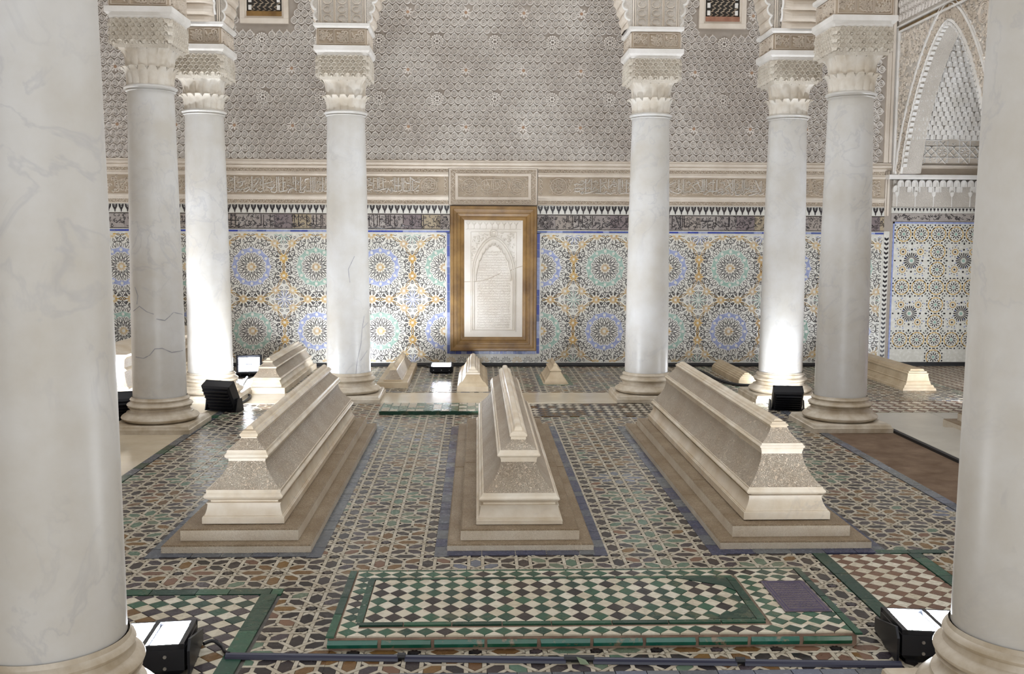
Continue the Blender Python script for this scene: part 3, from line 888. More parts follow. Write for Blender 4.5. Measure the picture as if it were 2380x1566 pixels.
D2 = [V(235, 1180, 1430), V(310, 1180, 1400), V(355, 1180, 1430), V(140, 1190, 1420), V(490, 1180, 1400), V(540, 1180, 1380), V(575, 1180, 1400), V(670, 1180, 1400), V(850, 1180, 1360), V(1030, 1180, 1380), V(1225, 1180, 1400), V(1270, 1180, 1400),
      [(235, 1430), (270, 1440), (300, 1400), (330, 1410)], [(500, 1420), (580, 1410), (640, 1430)], [(830, 1400), (900, 1420), (1040, 1400), (1080, 1360)], [(1225, 1300), (1270, 1300)], [(1150, 1420), (1250, 1440), (1290, 1400)], [(100, 1470), (300, 1455), (470, 1475)], [(500, 1475), (700, 1455), (800, 1470)]]
trace(dk, D2, 840, 8.95, 1160, 1485, dz1, dz0, 0.0092, 0.003, 0, 0.007)
D4 = [V(690, 1140, 1290), V(720, 1140, 1290), V(810, 1140, 1350), V(850, 1145, 1280), V(880, 1145, 1290), V(935, 1140, 1360), V(960, 1140, 1300), V(1020, 1140, 1400), V(1230, 1145, 1345), V(1775, 1140, 1340),
      [(1030, 1150), (1090, 1180), (1140, 1240), (1060, 1285)], [(1060, 1385), (1130, 1385), (1180, 1350), (1150, 1330), (1120, 1350)], [(1220, 1395), (1290, 1340), (1300, 1290), (1360, 1285), (1375, 1310), (1280, 1315)], [(1320, 1410), (1370, 1370), (1400, 1335)],
      [(1430, 1400), (1450, 1310), (1560, 1320), (1600, 1285), (1640, 1295), (1620, 1320), (1560, 1360), (1490, 1350)], [(1610, 1390), (1650, 1395), (1690, 1330)], V(1690, 1320, 1395), V(1725, 1320, 1395), [(1690, 1395), (1725, 1395)],
      [(1750, 1345), (1760, 1390), (1850, 1385), (1890, 1340), (1960, 1280), (1970, 1260), (1920, 1280), (1900, 1310), (1950, 1330), (1930, 1390)], [(780, 1420), (900, 1390), (960, 1360)], [(100, 1440), (430, 1440)]]
trace(dk, D4, 1240, 8.95, 1125, 1450, dz1, dz0, 0.0092, 0.003, 0, 0.007)
D5 = [V(185, 1160, 1390), [(255, 1160), (345, 1400), (310, 1440)], V(360, 1155, 1380), V(405, 1155, 1390), V(440, 1155, 1390), [(185, 1390), (230, 1400), (250, 1370)], [(440, 1390), (500, 1400), (560, 1370), (610, 1360), (560, 1330)],
      [(810, 1270), (1045, 1265)], [(810, 1270), (850, 1200)], [(630, 1390), (690, 1400), (730, 1330), (780, 1330), (790, 1360)], [(830, 1420), (900, 1360), (930, 1330), (950, 1400), (1030, 1410), (1060, 1370)], V(1115, 1170, 1390), [(1060, 1300), (1160, 1350), (1210, 1400), (1270, 1330)],
      V(1385, 1170, 1390), V(1400, 1170, 1390), [(1310, 1380), (1360, 1380), (1385, 1390)], [(1340, 1410), (1360, 1440)], [(1430, 1430), (1470, 1380), (1520, 1370), (1540, 1410), (1610, 1390), (1660, 1420)], [(1640, 1350), (1690, 1340), (1660, 1290)], [(1800, 1270), (1970, 1195)], [(1790, 1400), (1850, 1410), (1930, 1380), (1980, 1340)], [(1700, 1370), (1780, 1330), (1820, 1360)]]
trace(dk, D5, 1545, 8.95, 1150, 1470, dz1, dz0, 0.0092, 0.003, 0, 0.007)
for x0, x1 in ((XL, -0.30), (0.66, 4.5)):
    curls(dk, x0, x1, dz0 + 0.004, dz1 - 0.004, int((x1 - x0) * 190), 0.0056, 0.002, 0, 0.007, 0.008, 0.02)
    for z in (dz0 + 0.003, dz1 - 0.003): dk.ribbon([(x0, z), (x1, z)], 0.005, 0.002, FR_BACK, 0, False, False, 0.007)
for cx in (-0.385, 0.745):
    for r in (0.02, 0.035, 0.05, 0.065):
        dk.ribbon([(cx + r * (1 + 0.12 * cos(8 * t)) * cos(t), 1.581 + r * (1 + 0.12 * cos(8 * t)) * sin(t)) for t in [2 * pi * q / 24 for q in range(24)]], 0.006, 0.0025, FR_BACK, 0, True, True, 0.007)
dk.build('black_lettering', T_WBLK, wall_back, kind='stuff')

# black and white stepped merlons
b = MB()
for x0, x1 in ((XL, -0.298), (0.655, 4.5)): b.box(x0, x1, YW - 0.006, YW, 1.668, 1.762)
b.build('merlon_band', T_WALL, wall_back)
# two halves keep the outline simple
def merl():
    b = MB(); fr = lambda u, v, d: (u, -d, v)
    for s in (1, -1):
        P = [(0, -0.036), (s * 0.005, -0.024), (s * 0.010, 0.0), (s * 0.028, 0.0), (s * 0.026, -0.024), (s * 0.017, -0.045), (s * 0.008, -0.058), (s * 0.004, -0.084), (0, -0.084)]
        b.prism(P if s > 0 else P[::-1], 0.006, 0.009, fr, 0)
    b.prism([(-0.004, -0.012), (0, -0.028), (0.004, -0.012), (0, 0)], 0.006, 0.009, fr, 0)
    return b.mesh('merlon_tile', T_WBLK)
MM = merl()
for x0, x1 in ((XL, -0.298), (0.655, 4.5)):
    n = int((x1 - x0) / 0.0668); st = (x1 - x0) / n
    for i in range(n): link('merlon_tile', MM, wall_back, (x0 + (i + 0.5) * st, YW, 1.757))

# chevron strip in the corner
for i in range(27):
    z = 0.06 + i * 0.052
    b = MB(); b.prism([(4.512, z), (4.535, z - 0.016), (4.558, z), (4.558, z + 0.024), (4.535, z + 0.008), (4.512, z + 0.024)], 0.004, 0.008, FR_BACK, 0)
    b.build('chevron_tile', T_WBLK, wall_back)
b = MB(); b.box(4.503, 4.565, YW - 0.005, YW, 0.03, 1.5); b.build('chevron_strip', T_WALL, wall_back)

# skirting of black cable along the foot of the wall
b = MB(); b.tube([(XL, YW - 0.03, 0.016), (XR, YW - 0.03, 0.016)], 0.016, 8); b.tube([(XL, YW - 0.06, 0.012), (-1, YW - 0.065, 0.012), (XR, YW - 0.06, 0.012)], 0.012, 8)
b.box(XL, XR, YW - 0.012, YW, 0.0, 0.034)
b.build('baseboard_back', BLACKP, kind='structure', label='black cables and skirting along the foot of the back wall', cat='skirting')

# ================================================================ CARVED FRIEZE
def mould(mb, x0, x1, prof, mat=0):
    for (d0, z0), (d1, z1) in zip(prof, prof[1:]):
        mb.add([(x0, YW - d0, z0), (x1, YW - d0, z0), (x1, YW - d1, z1), (x0, YW - d1, z1)], [(0, 1, 2, 3)], mat)
def roll(z0, z1, d0, d):
    return [(d0 + d * sin(pi * k / 6), z0 + (z1 - z0) * k / 6) for k in range(7)]
fz = MB()
mould(fz, XL, XR, [(0, 2.160)] + roll(2.162, 2.186, 0.02, 0.012) + [(0.03, 2.19)] + roll(2.192, 2.222, 0.028, 0.02) + [(0.018, 2.224), (0.018, 2.243), (0, 2.247)])
SEG = ((XL, -0.312), (0.66, 4.49))
for x0, x1 in SEG:
    mould(fz, x0, x1, [(0, 1.764), (0.014, 1.766), (0.016, 1.774), (0.006, 1.777)])
    mould(fz, x0, x1, [(0.006, 1.812), (0.014, 1.816), (0.016, 1.826)] + roll(1.828, 1.866, 0.016, 0.018) + [(0.004, 1.872)])
    mould(fz, x0, x1, [(0.004, 2.070)] + roll(2.072, 2.104, 0.016, 0.018) + [(0.014, 2.106), (0.012, 2.114), (0.006, 2.116)])
    mould(fz, x0, x1, [(0.006, 2.150), (0.014, 2.152), (0.014, 2.162)])
for x0, x1, d_ in ((4.462, 4.482, 0.026), (4.486, 4.512, 0.016), (4.516, 4.545, 0.028)): fz.box(x0, x1, YW - d_, YW, 2.25, 4.6)
for x0, x1, d_ in ((4.497, 4.512, 0.014), (4.516, 4.54, 0.024)): fz.box(x0, x1, YW - d_, YW, 1.67, 2.16)
fz.build('frieze_moulding', STUCCO_WARM, wall_back)
fb = MB()
for x0, x1 in SEG:
    fb.box(x0, x1, YW - 0.005, YW, 1.764, 2.162)
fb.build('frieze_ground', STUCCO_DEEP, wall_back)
# narrow bands of scrolling leaf
def leafband(mb, a0, a1, b0, b1, horiz=True, d0=0.005, mat=0, st=0.034):
    n = max(1, int((a1 - a0) / st)); s_ = (a1 - a0) / n; hh = b1 - b0
    for i in range(n):
        x = a0 + i * s_; m = (i % 2) * 2 - 1
        L = [[(x, b0 if m > 0 else b1), (x + s_, b1 if m > 0 else b0)], [(x + s_ * .2, b0 + hh * (.75 if m > 0 else .25)), (x + s_ * .45, b0 + hh * (.95 if m > 0 else .05)), (x + s_ * .7, b0 + hh * .6)],
             [(x + s_ * .4, b0 + hh * .35), (x + s_ * .7, b0 + hh * (.08 if m > 0 else .92)), (x + s_ * .95, b0 + hh * .3)]]
        for l in L:
            mb.ribbon([(p[0], p[1]) if horiz else (p[1], p[0]) for p in l], 0.008, 0.009, FR_BACK, mat, False, True, d0)
lb = MB()
for x0, x1 in SEG:
    leafband(lb, x0, x1, 1.779, 1.811); leafband(lb, x0, x1, 2.118, 2.149)
leafband(lb, 1.8, 2.13, -0.362, -0.328, False); leafband(lb, 1.8, 2.13, 0.676, 0.712, False)
lb.build('leaf_band', STUCCO_WARM, wall_back, kind='stuff')
STUCCO_PALE = stone('pale_warm_stucco', (0.64, 0.57, 0.48), (0.80, 0.745, 0.66), scale=3, rough=0.8, spec=0.25)
ft = MB()
U1 = [V(330, 385, 715), V(685, 390, 690), V(915, 385, 690), [(1195, 395), (1195, 690), (1150, 725), (1085, 712), (1068, 660), (1110, 640)], [(1235, 390), (1237, 600), (1240, 690)], V(1325, 400, 690), V(1535, 395, 560), V(1580, 390, 690), V(1685, 400, 690), [(1895, 400), (1895, 690), (1800, 690)], V(1940, 400, 715), V(1980, 395, 700), V(2140, 400, 690), V(2200, 400, 560),
      [(385, 525), (560, 480)], [(940, 545), (1120, 495)], [(345, 725), (380, 670), (425, 660), (450, 682), (480, 655), (512, 676), (545, 650), (630, 615), (642, 648), (560, 710), (528, 705)], [(650, 650), (662, 700), (720, 718), (775, 640), (800, 690), (850, 715), (900, 690)],
      [(715, 620), (790, 520), (830, 440), (765, 445), (722, 480)], [(835, 430), (880, 470), (855, 520), (860, 572), (930, 560)], [(1240, 700), (1310, 700), (1400, 680), (1430, 640), (1455, 668), (1480, 640), (1530, 620), (1470, 585), (1400, 572)], [(1530, 620), (1565, 655), (1610, 690)], [(1420, 735), (1455, 670), (1540, 625)],
      [(1650, 685), (1672, 722), (1750, 720), (1772, 655), (1800, 690)], [(1790, 590), (1720, 660)], [(1770, 500), (1785, 445), (1850, 430), (1870, 450)], [(1600, 470), (1650, 500), (1620, 545), (1655, 570)], [(1350, 560), (1330, 520), (1380, 500)], [(980, 600), (1050, 630), (1130, 610), (1150, 570), (1110, 560)],
      [(120, 700), (180, 640), (215, 670), (290, 660), (210, 715), (140, 710)], [(240, 480), (290, 470), (300, 430), (260, 425)], [(2000, 690), (2060, 700), (2080, 640), (2110, 690), (2140, 690)], [(2160, 660), (2180, 695), (2230, 690)], [(2020, 540), (2040, 480), (2090, 500), (2080, 560)], [(430, 600), (480, 580), (500, 500)]]
trace(ft, U1, 510, 8.95, 380, 740, 2.063, 1.880, 0.0135, 0.022, 0, 0.005)
U2 = [V(235, 400, 665), V(320, 400, 665), V(352, 400, 660), V(435, 400, 660), V(678, 400, 690), V(752, 400, 690), V(830, 400, 660), V(1000, 390, 690), V(1045, 470, 700), [(250, 690), (300, 690), (380, 690), (395, 650)], [(395, 670), (470, 655), (540, 640), (500, 740)], [(540, 640), (580, 690), (620, 715), (630, 640), (600, 620), (590, 690)], [(640, 690), (700, 710), (730, 690)], [(752, 690), (790, 700), (830, 660)], [(860, 690), (920, 700), (990, 690), (960, 640)],
      [(678, 575), (800, 575)], [(100, 440), (150, 480), (180, 430), (130, 420)], [(140, 560), (200, 570), (210, 520), (160, 510)], [(90, 650), (140, 700), (200, 660)], [(990, 385), (1110, 480), (1200, 500)], [(580, 470), (640, 460), (650, 420)], [(870, 470), (930, 520), (980, 520)], [(860, 400), (860, 690)], [(1050, 690), (1110, 650), (1180, 560)], [(1110, 690), (1180, 680)]]
trace(ft, U2, 840, 8.95, 380, 765, 2.063, 1.880, 0.0135, 0.022, 0, 0.005)
U4 = [V(1080, 365, 680), V(1200, 365, 620), V(1390, 365, 670), V(1560, 365, 600), V(1765, 365, 660), V(1800, 365, 700), V(1850, 380, 560), V(1935, 380, 690), [(980, 690), (1010, 660), (1045, 690), (1010, 712), (980, 690)], [(1060, 700), (1150, 680), (1230, 650), (1340, 600), (1360, 640), (1280, 690), (1400, 700), (1480, 690), (1520, 640)], [(1230, 620), (1260, 560), (1310, 570), (1290, 610)], [(830, 500), (900, 480), (1000, 500), (1060, 440), (1020, 400), (990, 430)], [(850, 590), (930, 570), (1010, 600), (1050, 560)],
      [(1390, 470), (1450, 450), (1510, 430), (1500, 390)], [(1400, 560), (1460, 500), (1520, 590)], [(1530, 680), (1600, 710), (1700, 660), (1690, 620), (1640, 640)], [(1680, 380), (1650, 420), (1720, 460), (1720, 530), (1660, 530)], [(1570, 560), (1640, 480), (1690, 490)], [(1100, 590), (1150, 560), (1180, 600)], [(1240, 430), (1290, 410), (1330, 450), (1310, 500)], [(1810, 700), (1900, 680), (2030, 690)], [(1960, 440), (2010, 480), (1980, 560), (2020, 600)], [(1100, 470), (1150, 420), (1170, 380)], [(840, 640), (900, 660), (960, 640)]]
trace(ft, U4, 1240, 8.95, 340, 735, 2.063, 1.880, 0.0135, 0.022, 0, 0.005)
U5 = [[(80, 535), (245, 450)], [(80, 560), (150, 650)], V(310, 395, 660), [(405, 395), (405, 650), (420, 690), (480, 660), (545, 660)], [(80, 680), (150, 655), (240, 690), (300, 700), (370, 660), (360, 620), (280, 590), (250, 630)], [(600, 530), (740, 450)], [(610, 540), (700, 655), (640, 690), (615, 670)], [(680, 400), (800, 645)], V(810, 390, 640), V(845, 390, 640), [(890, 390), (890, 610), (950, 650), (860, 720), (840, 700)], [(545, 660), (570, 600), (600, 600)], [(690, 690), (780, 650), (850, 650)],
      V(1035, 395, 680), V(1115, 395, 660), [(940, 640), (985, 600), (990, 650), (950, 650)], [(990, 655), (1060, 650), (1130, 640), (1170, 600), (1240, 600), (1240, 640), (1130, 690)], [(1280, 585), (1430, 465)], [(1280, 590), (1360, 640), (1390, 690), (1300, 690), (1230, 720), (1210, 700), (1260, 650)], [(1330, 395), (1440, 620)], [(1450, 395), (1450, 640), (1430, 690)], V(1485, 395, 640), [(1470, 690), (1430, 730)], [(1500, 720), (1580, 730), (1640, 690), (1620, 630), (1560, 620), (1500, 660), (1530, 700)],
      V(1655, 395, 650), V(1690, 395, 640), [(1690, 640), (1660, 700), (1690, 710), (1760, 650), (1800, 650), (1815, 600), (1830, 650), (1860, 655), (1960, 590)], [(1860, 655), (1980, 640)], [(1790, 735), (1880, 715), (1990, 680)], [(1930, 405), (2050, 650)], [(2055, 420), (2045, 640), (1990, 690), (2040, 720), (2110, 690)], [(1560, 480), (1520, 520), (1570, 560), (1520, 600)], [(1720, 520), (1700, 570), (1770, 600), (1800, 560)], [(1880, 560), (1940, 560), (1910, 510)], [(480, 480), (520, 440), (560, 480), (520, 520)], [(930, 500), (1000, 450), (1070, 460)], [(1180, 470), (1260, 450), (1280, 520)]]
trace(ft, U5, 1545, 8.95, 380, 745, 2.063, 1.880, 0.0135, 0.022, 0, 0.005)
ft.build('raised_lettering', STUCCO_WHITE, wall_back, kind='stuff')
fc = MB()
for x0, x1 in ((XL, -0.62), (0.99, 4.45)):
    curls(fc, x0, x1, 1.882, 2.060, int((x1 - x0) * 190), 0.0125, 0.016, 0, 0.005, 0.014, 0.034)
for x0, x1 in ((-0.62, -0.42), (0.78, 0.99)):
    curls(fc, x0, x1, 1.882, 2.060, 90, 0.0075, 0.011, 0, 0.005, 0.008, 0.016)
def quatrefoil(mb, cx, cz, R, fr=FR_BACK, d0=0.005, h=0.016, mat=0):
    mb.ribbon([(cx + R * cos(t * pi / 14), cz + R * sin(t * pi / 14)) for t in range(28)], 0.010, h, fr, mat, True, True, d0)
    for k in range(4):
        a = k * pi / 2; ca, sa = cos(a), sin(a)
        P = [(0.05, 0), (0.35, 0.3), (0.62, 0.34), (0.72, 0.0), (0.62, -0.34), (0.35, -0.3)]
        mb.ribbon([(cx + R * (x * ca - y * sa), cz + R * (x * sa + y * ca)) for x, y in P], 0.010, h, fr, mat, True, True, d0)
        mb.ribbon([(cx + R * (x * ca - y * sa), cz + R * (x * sa + y * ca)) for x, y in ((0.2, 0), (0.5, 0.0))], 0.012, h * 0.8, fr, mat, False, True, d0)
        a += pi / 4; ca, sa = cos(a), sin(a)
        mb.ribbon([(cx + R * (x * ca - y * sa), cz + R * (x * sa + y * ca)) for x, y in ((0.45, 0), (0.7, 0.12), (0.85, 0))], 0.012, h * 0.8, fr, mat, False, True, d0)
quatrefoil(fc, -0.522, 1.972, 0.083); quatrefoil(fc, 0.888, 1.972, 0.086)
fc.build('scroll_carving', STUCCO_WARM, wall_back, kind='stuff')
# panel over the stele
cp = MB()
cp.box(-0.305, 0.652, YW - 0.010, YW, 1.764, 2.162, 1)
def frame(mb, x0, x1, z0, z1, t, d, mat=0):
    for k in range(3):
        o = t * k / 3; o2 = t * (k + 1) / 3; dd = d * (0.6, 1, 0.7)[k]
        mb.box(x0 + o, x1 - o, YW - dd, YW, z0 + o, z0 + o2, mat); mb.box(x0 + o, x1 - o, YW - dd, YW, z1 - o2, z1 - o, mat)
        mb.box(x0 + o, x0 + o2, YW - dd, YW, z0 + o2, z1 - o2, mat); mb.box(x1 - o2, x1 - o, YW - dd, YW, z0 + o2, z1 - o2, mat)
frame(cp, -0.305, 0.652, 1.764, 2.162, 0.016, 0.026); frame(cp, -0.238, 0.586, 1.822, 2.108, 0.03, 0.032)
panel = cp.build('carved_panel', [STUCCO_WARM, STUCCO_DEEP], wall_back)
pc = MB()
leafband(pc, -0.285, 0.632, 1.784, 1.818, True, 0.01, 0, 0.04); leafband(pc, -0.285, 0.632, 2.112, 2.144, True, 0.01, 0, 0.04)
leafband(pc, 1.82, 2.11, -0.285, -0.244, False, 0.01, 0, 0.04); leafband(pc, 1.82, 2.11, 0.592, 0.632, False, 0.01, 0, 0.04)
quatrefoil(pc, -0.083, 1.966, 0.082, d0=0.01); quatrefoil(pc, 0.434, 1.966, 0.080, d0=0.01)
W3 = 10.35
def c3(L): return [[(wx(1030 + x / W3), 2.050 + (1.882 - 2.050) * (y - 390) / 460) for x, y in st] for st in L]
for st in c3([V(975, 480, 690), V(1040, 460, 560), [(1040, 460), (1110, 690), (1060, 690)], V(1150, 440, 700), V(1190, 440, 740), [(1190, 740), (1060, 800), (940, 740), (890, 660)], [(1090, 800), (1350, 800)], V(1245, 460, 640), [(1250, 640), (1330, 720), (1350, 800)], [(1270, 460), (1340, 620)], V(1350, 470, 700), [(1390, 580), (1460, 560), (1500, 620), (1420, 680)],
              [(880, 600), (900, 500), (960, 440), (1040, 415), (1360, 420), (1440, 450), (1500, 520), (1510, 640), (1470, 740), (1380, 810)], [(900, 700), (1000, 720), (1100, 700)], [(1230, 700), (1290, 690), (1340, 640)]]):
    q = []
    for a, c in zip(st, st[1:]): q += [a, ((a[0] + c[0]) / 2, (a[1] + c[1]) / 2)]
    q.append(st[-1]); pc.ribbon(q, 0.009, 0.014, FR_BACK, 0, False, True, 0.01)
curls(pc, -0.205, 0.552, 1.856, 2.074, 260, 0.007, 0.009, 0, 0.01, 0.008, 0.016)
pc.build('panel_carving', STUCCO_WARM, panel, kind='stuff')

# ================================================================ FRAMED STELE
stele = empty('memorial_stele', (0.178, YW, 0.172), label='white marble memorial stele in a gilded wooden frame on the back wall', cat='stele')
def sb(mb, name, mats, **k):
    mb.v = [(p[0] - 0.178, p[1] - YW, p[2] - 0.172) for p in mb.v]
    return mb.build(name, mats, stele, **k)
SX0, SX1, SZ0, SZ1 = -0.293, 0.650, 0.172, 1.752
# each rail a mitred stepped moulding (offset from the outside, projection)
FP = [(0.0, 0.0), (0.0, 0.070), (0.008, 0.082), (0.030, 0.082), (0.036, 0.068), (0.044, 0.066), (0.070, 0.062), (0.076, 0.046), (0.084, 0.046), (0.108, 0.040), (0.114, 0.026), (0.120, 0.028), (0.144, 0.018), (0.152, 0.012), (0.152, 0.0)]
def rail(side):
    b = MB(); pts = []
    for o, d in FP:
        y = YW - d
        c = [(SX0 + o, y, SZ0 + o), (SX1 - o, y, SZ0 + o), (SX1 - o, y, SZ1 - o), (SX0 + o, y, SZ1 - o)]
        pts += [c[side], c[(side + 1) % 4]]
    b.add(pts, [(2 * k, 2 * k + 1, 2 * k + 3, 2 * k + 2) for k in range(len(FP) - 1)])
    return b
for k, nm in enumerate(('bottom_rail', 'stile', 'top_rail', 'stile')): sb(rail(k), nm, GILT)
b = MB(); b.box(-0.142, 0.500, YW - 0.012, YW, 0.322, 1.605); slabm = sb(b, 'marble_slab', STELE)
IX0, IX1, CX = -0.060, 0.415, 0.178
def sarch(x, hw, z0, zr):
    u = min(abs(x - CX) / hw, 1); return z0 + zr * max(1 - u ** 1.7, 0) ** 0.62
def srel(mb): mb.v = [(p[0] - 0.178, p[1] - YW, p[2] - 0.172) for p in mb.v]; return mb
b = MB()
def archline(hw, z0, zb, zr, lob=0.0, n=40):
    P = [(CX - hw, zb)]
    for k in range(n + 1):
        x = CX - hw + 2 * hw * k / n
        P.append((x, sarch(x, hw, z0, zr) - (lob * (k % 4 in (1, 2, 3)) if lob else 0)))
    P.append((CX + hw, zb)); return P
for hw, z0, zr, w in ((0.232, 1.06, 0.36, 0.016), (0.212, 1.05, 0.345, 0.010)):
    b.ribbon(archline(hw, z0, 0.40, zr), w, 0.013, FR_BACK, 0, False, True, 0.012)
b.ribbon(archline(0.190, 1.00, 0.94, 0.355, 0.030, 44), 0.014, 0.018, FR_BACK, 0, False, True, 0.012)
b.ribbon([(-0.06, 0.40), (0.416, 0.40)], 0.012, 0.010, FR_BACK, 0, False, True, 0.012)
for x in (-0.07, 0.426): b.ribbon([(x, 0.38), (x, 1.47)], 0.008, 0.007, FR_BACK, 0, False, True, 0.012)
b.ribbon([(-0.07, 1.47), (0.426, 1.47)], 0.008, 0.007, FR_BACK, 0, False, True, 0.012)
b.ribbon([(-0.12, 1.50), (0.48, 1.50)], 0.006, 0.005, FR_BACK, 0, False, True, 0.012); b.ribbon([(-0.12, 1.585), (0.48, 1.585)], 0.006, 0.005, FR_BACK, 0, False, True, 0.012)
srel(b).build('arch_moulding', STELE, slabm)
b = MB()
for k in range(9):
    x = -0.10 + k * 0.0655
    b.ribbon([(x - 0.022, 1.575), (x, 1.545), (x + 0.022, 1.575)], 0.010, 0.008, FR_BACK, 0, False, True, 0.012)
    b.ribbon([(x, 1.545), (x, 1.51)], 0.010, 0.008, FR_BACK, 0, False, True, 0.012)
srel(b).build('cresting', STELE, slabm)
b = MB()
b.ribbon([(CX + 0.042 * cos(t * pi / 10), 1.455 + 0.042 * sin(t * pi / 10)) for t in range(20)], 0.012, 0.014, FR_BACK, 0, True, True, 0.012)
b.ribbon([(CX + 0.02 * cos(t * pi / 6), 1.455 + 0.02 * sin(t * pi / 6)) for t in range(12)], 0.012, 0.012, FR_BACK, 0, True, True, 0.012)
srel(b).build('roundel', STELE, slabm)
b = MB()
for i in range(330):
    x = random.uniform(-0.062, 0.418); z = random.uniform(1.10, 1.465)
    if z < sarch(x, 0.245, 1.06, 0.375) + 0.01 or hypot(x - CX, z - 1.455) < 0.055: continue
    a = random.uniform(0, 6.28); r = random.uniform(0.007, 0.014)
    b.ribbon([(x + r * (1 - t * .2) * cos(a + t * 1.2), z + r * (1 - t * .2) * sin(a + t * 1.2)) for t in range(4)], 0.006, 0.006, FR_BACK, 0, False, True, 0.012)
srel(b).build('spandrel_scrolls', STELE, slabm, kind='stuff')
b = MB()
nrow = 30
for r in range(nrow):
    z = 0.420 + r * 0.0285
    x0, x1 = CX - 0.178, CX + 0.178
    x = x0
    while x < x1:
        l = random.uniform(0.006, 0.018)
        if z + 0.02 < (9 if z < 0.95 else sarch(x, 0.185, 1.0, 0.33)):
            h_ = random.uniform(0.008, 0.026)
            b.ribbon([(x, z), (x + l * 0.5, z + h_), (x + l, z + random.uniform(-0.004, 0.008))], 0.0048, 0.0036, FR_BACK, 0, False, True, 0.012)
        x += l + 0.001
srel(b).build('lettering', STELE, slabm, kind='stuff')
b = MB()
for P in ([(-0.14, 0.93), (-0.06, 0.932), (0.03, 0.935), (0.12, 0.96), (0.25, 1.02)], [(0.35, 1.05), (0.40, 1.07), (0.45, 1.09), (0.50, 1.105)]):
    b.ribbon(P, 0.007, 0.0008, FR_BACK, 0, False, True, 0.0123)
srel(b).build('crack', STUCCO_DEEP, slabm)

